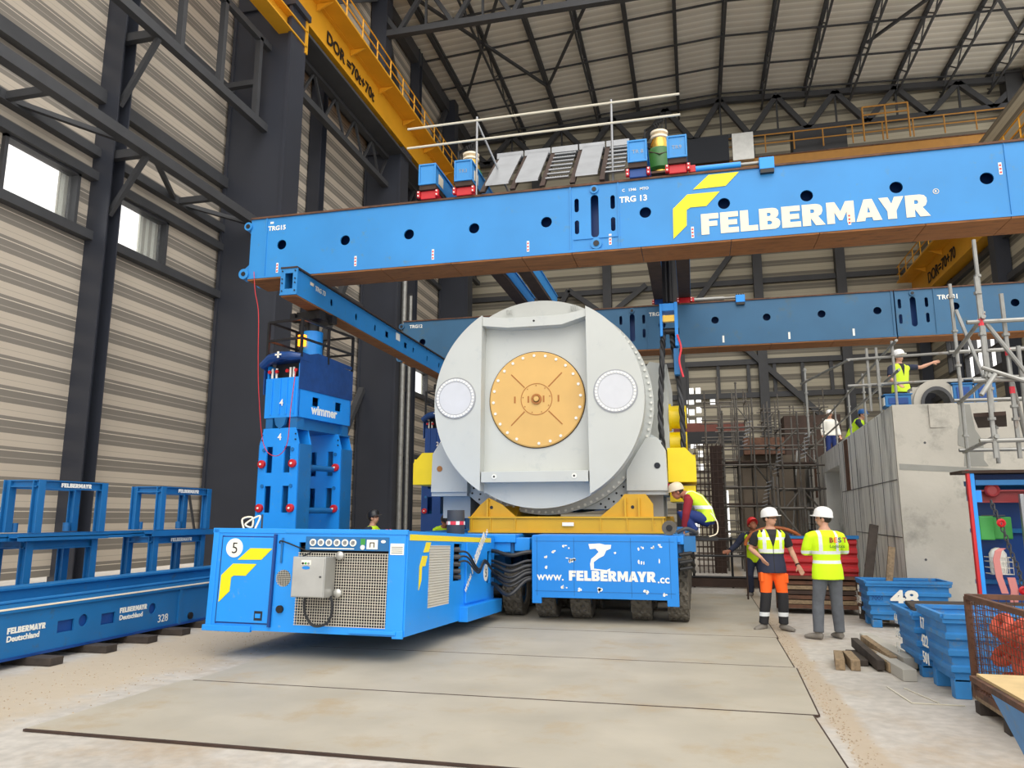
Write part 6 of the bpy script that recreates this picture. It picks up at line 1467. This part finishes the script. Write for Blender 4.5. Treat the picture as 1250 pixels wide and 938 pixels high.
def solid(mb, name, m, parent, vox, sm=4):
    o = mb.build(name, m, parent)
    for p in o.data.polygons: p.use_smooth = True
    r = o.modifiers.new('rm', 'REMESH'); r.mode = 'VOXEL'; r.voxel_size = vox; r.use_smooth_shade = True
    s = o.modifiers.new('sm', 'SMOOTH'); s.iterations = sm; s.factor = .5
    return o
def mid(a, b, u=.5): return Vector(a).lerp(Vector(b), u)
def hand(mb, wrist, fdir, pdir, curl, s=1.0, thumb=1):
    """fdir: towards the fingers, pdir: palm normal, curl 0..1"""
    w_ = Vector(wrist); f = Vector(fdir).normalized(); pn = Vector(pdir); pn = (pn-f*pn.dot(f)).normalized(); sd = f.cross(pn)*thumb
    loft(mb, [w_-f*.01, w_+f*.03*s, w_+f*.09*s], [(.027*s, .02*s), (.036*s, .017*s), (.04*s, .013*s)], sd, 12)
    for k, ln in enumerate((.07, .078, .072, .058)):
        b = w_+f*.085*s+sd*(.029-.0195*k)*s; d = f.copy(); pts = [b]; 
        for j in range(3):
            ang = curl*(.5+.45*j); d = (f*math.cos(ang)+pn*math.sin(ang)); b = b+d*ln*s*(.42, .32, .26)[j]; pts.append(b)
        loft(mb, pts, [(.0095*s, .009*s), (.009*s, .0085*s), (.0085*s, .008*s), (.0065*s, .006*s)], sd, 8)
    b = w_+f*.03*s+sd*.03*s; d = (f*.7+sd*.8+pn*.3).normalized()
    loft(mb, [b, b+d*.035*s, b+d*.035*s+(f*.9+sd*.3+pn*curl*.5).normalized()*.03*s], [(.014*s, .012*s), (.011*s, .01*s), (.008*s, .007*s)], sd, 8)
def person(label, loc, rotz, J, kit, hd=(0, 0), group=None, vox=.012, scale=1.0, name='person'):
    """J: joints, person faces -y. hd = head yaw and pitch in degrees. kit: materials"""
    t = thing(name, label, 'person', (0, 0, 0), group=group)
    B = MB(); s = Vector(J.get('side', (1, 0, 0)))
    pel, wai, che, nec = [Vector(J[k]) for k in ('pelvis', 'waist', 'chest', 'neck')]
    TR = [(.135, .10), (.165, .112), (.145, .10), (.17, .115), (.175, .10), (.09, .075), (.056, .06)]
    sho = mid(che, nec, .62)
    low = pel+(pel-wai).normalized()*.1
    TP = [low, pel, wai, che, sho, nec, nec+(nec-che).normalized()*.05]
    loft(B, TP, TR, s, 20)
    hc = Vector(J['head']); loft(B, [nec-(nec-che)*.2, nec, hc-(hc-nec).normalized()*.05], [(.07, .07), (.057, .06), (.055, .058)], s)
    bf = Matrix.Rotation(R(J.get('byaw', 0)+hd[0]), 4, 'Z') @ Matrix.Rotation(R(hd[1]), 4, 'X')
    H = Matrix.Translation(hc) @ bf
    ball(B, (0, .012, .02), .077, .095, .095, H); ball(B, (0, -.022, -.035), .058, .068, .08, H); ball(B, (0, -.02, -.085), .035, .05, .03, H)
    loft(B, [H @ Vector((0, -.085, .02)), H @ Vector((0, -.105, -.012)), H @ Vector((0, -.09, -.025))], [(.008, .008), (.015, .014), (.012, .01)], (1, 0, 0), 8)
    for q in (-1, 1): ball(B, (q*.08, .012, -.01), .012, .02, .032, H, 8)
    ball(B, (0, -.088, -.052), .022, .014, .009, H, 8); ball(B, (0, -.082, .038), .05, .02, .012, H, 8)
    for sd in 'LR':
        sh, el, wr = [Vector(J[k+sd]) for k in ('sh', 'el', 'wr')]
        loft(B, [sh, mid(sh, el, .3), mid(sh, el, .7), el, mid(el, wr, .3), mid(el, wr, .8), wr], [(.055, .055), (.052, .05), (.044, .043), (.04, .04), (.042, .04), (.03, .028), (.027, .02)], s, 12)
        f = J.get('fd'+sd, tuple(wr-el)); pn = J.get('pd'+sd, (0, -1, 0)); hand(B, wr, f, pn, J.get('curl', .5), 1.0, J.get('th'+sd, 1 if sd == 'L' else -1))
        hi, kn, an = [Vector(J[k+sd]) for k in ('hip', 'kn', 'an')]
        loft(B, [hi, mid(hi, kn, .3), mid(hi, kn, .75), kn, mid(kn, an, .3), mid(kn, an, .85), an], [(.085, .09), (.08, .085), (.06, .062), (.055, .057), (.055, .06), (.036, .04), (.036, .04)], s, 14)
    solid(B, 'body', kit['skin'], t, min(vox, .008), 3)
    # eyes, hair
    e = MB()
    for q in (-1, 1): ball(e, (q*.03, -.083, .012), .011, .008, .006, H, 6)
    e.build('eyes', 'hair', t)
    h_ = MB(); ball(h_, (0, .022, .022), .082, .094, .09, H); hb = h_.build('hair', 'hair', t, smooth=True)
    # helmet
    if kit.get('helmet'):
        prof = [(.118, 0), (.12, .012), (.116, .03), (.112, .07), (.098, .105), (.07, .13), (.035, .142), (.0001, .145)]
        HX = H @ Matrix.Translation((0, .0, .035)) @ Matrix.Rotation(R(-6), 4, 'X') @ Matrix.Diagonal((.93, 1.15, 1, 1))
        hm = MB().lathe(prof, 28, HX)
        br = [( .115*math.cos(a), .115*math.sin(a)) for a in [k*math.pi/12 for k in range(24)]]
        outer = [(x*(1.03 if y > -.03 else 1.03), y*(1.06 if y > 0 else 1.42)) for x, y in br]
        hm.prism(outer, 'z', -.004, .006, HX); ball(hm, (0, 0, .1), .022, .09, .048, HX, 8)
        hm.build('helmet', kit['helmet'], t, smooth=True)
    g = kit.get('glasses')
    if g:
        q = MB(); q.tube([H @ Vector(p) for p in ((-.08, 0, .015), (-.055, -.085, .014), (0, -.1, .014), (.055, -.085, .014), (.08, 0, .015))], .006, 6); q.build('glasses', 'black', t)
    # trousers
    def legs(mb, inf, a=0, b=1.0, low_r=.062):
        loft(mb, [low, pel, mid(pel, wai, .75)], [(r[0]+inf, r[1]+inf) for r in ((.13, .10), (.168, .115), (.15, .105))], s, 20)
        for sd in 'LR':
            hi, kn, an = [Vector(J[k+sd]) for k in ('hip', 'kn', 'an')]
            up = hi+(hi-kn).normalized()*.05
            loft(mb, [up, hi, mid(hi, kn, .35), mid(hi, kn, .8), kn, mid(kn, an, .35), mid(kn, an, .8), mid(kn, an, .97)],
                 [(.085+inf, .09+inf), (.092+inf, .098+inf), (.087+inf, .09+inf), (.07+inf, .073+inf), (.066+inf, .07+inf), (.066+inf, .07+inf), (low_r+inf*.6, low_r+inf*.6+.004), (low_r+inf*.6, low_r+inf*.7+.008)], s, 16)
    q = MB(); legs(q, .014); solid(q, 'trousers', kit['trousers'], t, vox, 3)
    # shirt or jacket with sleeves
    def torso(mb, inf, z0=0, tuck=.05):
        base = [pel+(pel-wai).normalized()*tuck, pel, wai, che, sho, nec]
        loft(mb, base, [(.186+inf, .132+inf), (.18+inf, .126+inf), (.155+inf, .11+inf), (.178+inf, .125+inf), (.182+inf, .11+inf), (.085+inf*.6, .078+inf*.6)], s, 24)
    def sleeves(mb, inf, upto):
        for sd in 'LR':
            sh, el, wr = [Vector(J[k+sd]) for k in ('sh', 'el', 'wr')]
            pts = [mid(nec, sh, .4)-Vector((0, 0, .035)), mid(nec, sh, .86)-Vector((0, 0, .022)), mid(sh, el, .12), mid(sh, el, .35), mid(sh, el, .75)]; rr = [(.05+inf, .07+inf), (.056+inf, .07+inf), (.06+inf, .068+inf), (.062+inf, .062+inf), (.056+inf, .056+inf)]
            if upto > .5: pts += [el, mid(el, wr, .4), mid(el, wr, .92)]; rr += [(.052+inf, .052+inf), (.05+inf, .05+inf), (.04+inf, .04+inf)]
            loft(mb, pts, rr, s, 14)
    q = MB(); torso(q, .008 if kit.get('vest') else kit.get('loose', .02), tuck=kit.get('tuck', .04)); sleeves(q, .008 if upto_short(kit) else .014, kit.get('sleeve', 1.0)); 
    solid(q, kit.get('topname', 'jacket'), kit['top'], t, vox, 3)
    if kit.get('vest'):
        q = MB(); torso(q, .026, tuck=kit.get('vtuck', .1))
        for sd in 'LR': sh = Vector(J['sh'+sd]); loft(q, [mid(che, sh, .4), sh+(sh-nec)*.02], [(.1, .1), (.075, .078)], s, 12)
        solid(q, 'safety_vest', kit['vest'], t, vox, 2)
    # shoes
    for sd in 'LR':
        an = Vector(J['an'+sd]); toe = Vector(J['toe'+sd]); d = (toe-an); d.z = 0; d.normalize(); g0 = an.z-.085 if 'gz' not in J else J['gz']
        q = MB(); zc = g0+.045
        loft(q, [(an.x-d.x*.06, an.y-d.y*.06, zc+.005), (an.x-d.x*.03, an.y-d.y*.03, zc+.01), (an.x+d.x*.06, an.y+d.y*.06, zc+.002), (an.x+d.x*.14, an.y+d.y*.14, zc-.008), (an.x+d.x*.205, an.y+d.y*.205, zc-.018)],
             [(.036, .035), (.045, .05), (.047, .044), (.05, .034), (.032, .022)], Vector((-d.y, d.x, 0)), 14)
        loft(q, [(an.x, an.y, g0+.04), (an.x, an.y, g0+.13)], [(.046, .05), (.046, .05)], (1, 0, 0), 12)
        solid(q, 'shoe', kit['shoes'], t, .01, 2)
    t.location = loc; t.rotation_euler = (0, 0, rotz)
    if scale != 1: t.scale = (scale,)*3
    return t
def upto_short(kit): return kit.get('sleeve', 1.0) <= .5
STAND = dict(pelvis=(0, 0, .95), waist=(0, 0, 1.1), chest=(0, .0, 1.3), neck=(0, .0, 1.5), head=(0, -.02, 1.655),
    shL=(.2, 0, 1.43), shR=(-.2, 0, 1.43), elL=(.27, .02, 1.14), elR=(-.27, .02, 1.14), wrL=(.29, -.08, .9), wrR=(-.29, -.08, .9),
    hipL=(.09, 0, .92), hipR=(-.09, 0, .92), knL=(.11, -.01, .5), knR=(-.11, -.01, .5), anL=(.12, .02, .085), anR=(-.12, .02, .085), toeL=(.18, -.2, 0), toeR=(-.18, -.2, 0))
def J_(**k): d = dict(STAND); d.update(k); return d
# man in orange trousers
vest1 = hv_mat('yellow_navy_vest_cloth', (214, 250, 20), zb=((1.175, .028), (1.36, .02)), xs=((.12, .024, 1.2),), zlow=1.14, zip_=True, vneck=(1.22, .3))
tro1 = hv_mat('orange_black_work_trousers', (255, 104, 24), zb=((.24, .03),), zlow=.56, low=(34, 34, 38))
p1 = person('man in white helmet with yellow and navy vest and orange trousers', (1.1, 12.36, 0), R(8),
    J_(knL=(.13, -.02, .5), knR=(-.12, -.02, .5), anL=(.12, .0, .085), anR=(-.17, .02, .085), toeL=(.22, -.15, 0), toeR=(-.34, -.12, 0),
       elL=(.3, .0, 1.17), wrL=(.36, -.1, .96), fdL=(.12, -.1, -.3), pdL=(-.3, -1, .2), elR=(-.3, .03, 1.2), wrR=(-.2, -.2, 1.08), fdR=(.25, -.2, -.35), pdR=(.6, .3, .3), curl=.35),
    dict(skin='skin', helmet='helmet', top='black_cloth', topname='t_shirt', sleeve=.4, vest=vest1, vtuck=.1, trousers=tro1, shoes='shoe', glasses=True), hd=(48, 0), vox=.01)
pk = MB(); pk.box(-.2, -.15, -.1, .07, .72, .86).box(.15, .21, -.1, .07, .7, .84); q = solid(pk, 'trouser_pocket', 'orange', p1, .012, 2); q.matrix_parent_inverse = Matrix()
pk = MB(); pk.tube([(.355, -.09, .975), (.357, -.1, .965)], .036, 12); q = pk.build('wrist_band', 'black', p1); q.matrix_parent_inverse = Matrix()
# man in yellow jacket, back to the camera
jk = hv_mat('yellow_jacket_cloth', (212, 252, 14), zb=((1.19, .022), (1.06, .022)), xs=((.115, .022, 1.2),))
p2 = person('man in white helmet and yellow jacket lettered on the back, grey trousers', (1.78, 11.66, 0), R(192),
    J_(anL=(.19, .02, .085), anR=(-.13, -.05, .085), knL=(.15, -.03, .5), knR=(-.11, -.03, .5), toeL=(.32, -.12, 0), toeR=(-.1, -.28, 0),
       shL=(.2, -.01, 1.43), shR=(-.2, -.01, 1.43), elL=(.27, -.06, 1.2), wrL=(.05, -.27, 1.2), fdL=(-1, -.1, .1), elR=(-.3, -.06, 1.22), wrR=(-.1, -.27, 1.22), fdR=(1, -.1, -.2), curl=.9),
    dict(skin='skin', helmet='helmet', top=jk, tuck=.13, loose=.032, trousers='grey_cloth', shoes='shoe'), hd=(55, 0), vox=.01)
BK = ((-1, 0, 0), (0, 0, 1))
xx = .01
for ch, c_ in (('B', 'maroon'), ('E', 'orange'), ('S', 'royal'), ('T', 'redlead')):
    q = text(ch, .095, (xx, .172, 1.335), BK, c_, p2, bold=.03, name='back_lettering'); q.matrix_parent_inverse = Matrix(); xx -= .062
q = text('Logistics', .06, (.01, .178, 1.262), BK, 'green', p2, bold=.01, name='back_lettering'); q.matrix_parent_inverse = Matrix()
# man with red helmet behind
v3 = hv_mat('open_yellow_vest_cloth', (214, 250, 20), zb=((1.12, .03),), vneck=(.9, .3))
person('man in red helmet, navy clothes and yellow vest stooping behind the others', (1.2, 17.3, 0), R(-10),
    J_(pelvis=(0, .08, .84), waist=(0, .04, .99), chest=(0, -.03, 1.18), neck=(0, -.06, 1.36), head=(0, -.1, 1.5), shL=(.2, -.04, 1.3), shR=(-.2, -.04, 1.3), elL=(.27, -.1, 1.05), wrL=(.1, -.3, 1.05), elR=(-.36, -.08, 1.08), wrR=(-.5, -.2, .95), fdR=(-1, -.2, -.2),
       hipL=(.09, .08, .82), hipR=(-.09, .08, .82), knL=(.12, -.08, .45), knR=(-.12, -.08, .45)),
    dict(skin='skin2', helmet='helmet_red', top='navy', vest=v3, trousers='navy', shoes='shoe'), hd=(25, -30), vox=.016)
# two workers behind the power pack and the left trailer
v4 = hv_mat('lime_vest_cloth', (204, 246, 40))
person('worker in dark helmet with goggles looking right behind the power pack', (-6.4, 14.4, 0), R(82), J_(), dict(skin='skin', helmet='helmet_dark', top='navy', vest=v4, trousers='navy', shoes='shoe', glasses=True), hd=(10, -8), vox=.014)
person('worker in black helmet and lime vest bent behind the taped bollard', (-6.0, 17.6, 0), R(30),
    J_(chest=(0, -.12, 1.28), neck=(0, -.24, 1.45), head=(0, -.32, 1.56), shL=(.2, -.2, 1.4), shR=(-.2, -.2, 1.4), elL=(.26, -.3, 1.15), elR=(-.26, -.3, 1.15), wrL=(.2, -.48, 1.0), wrR=(-.2, -.48, 1.0)),
    dict(skin='skin2', helmet='helmet_dark', top=v4, trousers='navy', shoes='shoe'), hd=(20, 25), vox=.016)
# crouching worker on the trailer corner; local facing -y, turned to face left
v5 = hv_mat('yellow_vest_with_straps', (206, 240, 50), xs=((.1, .012, 0),), zb=((.5, .03),))
person('crouching worker in beige helmet, red sleeves and yellow vest on the trailer corner', (.1, 13.5, 1.345), R(-90),
    J_(pelvis=(0, .08, .3), waist=(0, .06, .44), chest=(0, -.07, .6), neck=(0, -.27, .72), head=(0, -.4, .76), shL=(.19, -.2, .66), shR=(-.19, -.2, .66),
       elL=(.22, -.26, .4), wrL=(.16, -.3, .15), fdL=(0, -.1, -1), elR=(-.24, -.38, .78), wrR=(-.2, -.62, .9), fdR=(0, -1, .2),
       hipL=(.1, .08, .28), hipR=(-.1, .08, .28), knL=(.16, -.34, .42), knR=(-.16, -.34, .42), anL=(.15, -.12, .085), anR=(-.15, -.12, .085), toeL=(.16, -.4, 0), toeR=(-.16, -.4, 0), curl=.6),
    dict(skin='skin2', helmet=mat('beige_helmet_plastic', (214, 200, 176), .35), top='maroon', vest=v5, vtuck=.05, trousers='royal', shoes='shoe'), hd=(0, 20), vox=.012)
hose([(.24, 13.25, 1.75), (.34, 13.2, 1.6), (.33, 13.15, 1.42), (.2, 13.12, 1.36)], .01, 'cream', 'safety_lanyard', 'pale safety rope hanging from the crouching worker', 'rope')
# worker on the concrete block reaching right
v6 = hv_mat('grey_yellow_vest_cloth', (206, 240, 50), vneck=(1.2, .22))
person('worker in white helmet on the concrete block reaching along the upper rail', (4.55, 18, ZT), R(20),
    J_(elL=(.47, -.08, 1.42), wrL=(.72, -.14, 1.52), fdL=(1, -.1, .2), elR=(-.27, -.05, 1.15), wrR=(-.2, -.25, .98), knR=(-.11, -.04, .5)),
    dict(skin='skin', helmet='helmet', top='navy', sleeve=.4, vest=v6, trousers='navy', shoes='shoe', glasses=True), hd=(20, 0), vox=.014)
person('worker in blue helmet and yellow vest crouching far along the tube guard rail', (4.6, 23.5, ZT), R(60),
    J_(pelvis=(0, .1, .42), waist=(0, .05, .56), chest=(0, -.1, .74), neck=(0, -.2, .92), head=(0, -.26, 1.04), shL=(.2, -.16, .86), shR=(-.2, -.16, .86), elL=(.24, -.3, .64), wrL=(.12, -.45, .55), elR=(-.24, -.3, .64), wrR=(-.12, -.45, .55),
       hipL=(.1, .08, .4), hipR=(-.1, .08, .4), knL=(.16, -.34, .5), knR=(-.16, -.34, .5), anL=(.15, -.1, .085), anR=(-.15, -.1, .085), toeL=(.16, -.4, 0), toeR=(-.16, -.4, 0)),
    dict(skin='skin', helmet='helmet_blue', top='navy', vest=v4, trousers='navy', shoes='shoe'), hd=(0, 10), vox=.02)
person('worker in white helmet and pale shirt farthest along the tube guard rail', (4.7, 28, ZT), R(10), J_(), dict(skin='skin', helmet='helmet', top='white', trousers='royal', shoes='shoe'), vox=.02)
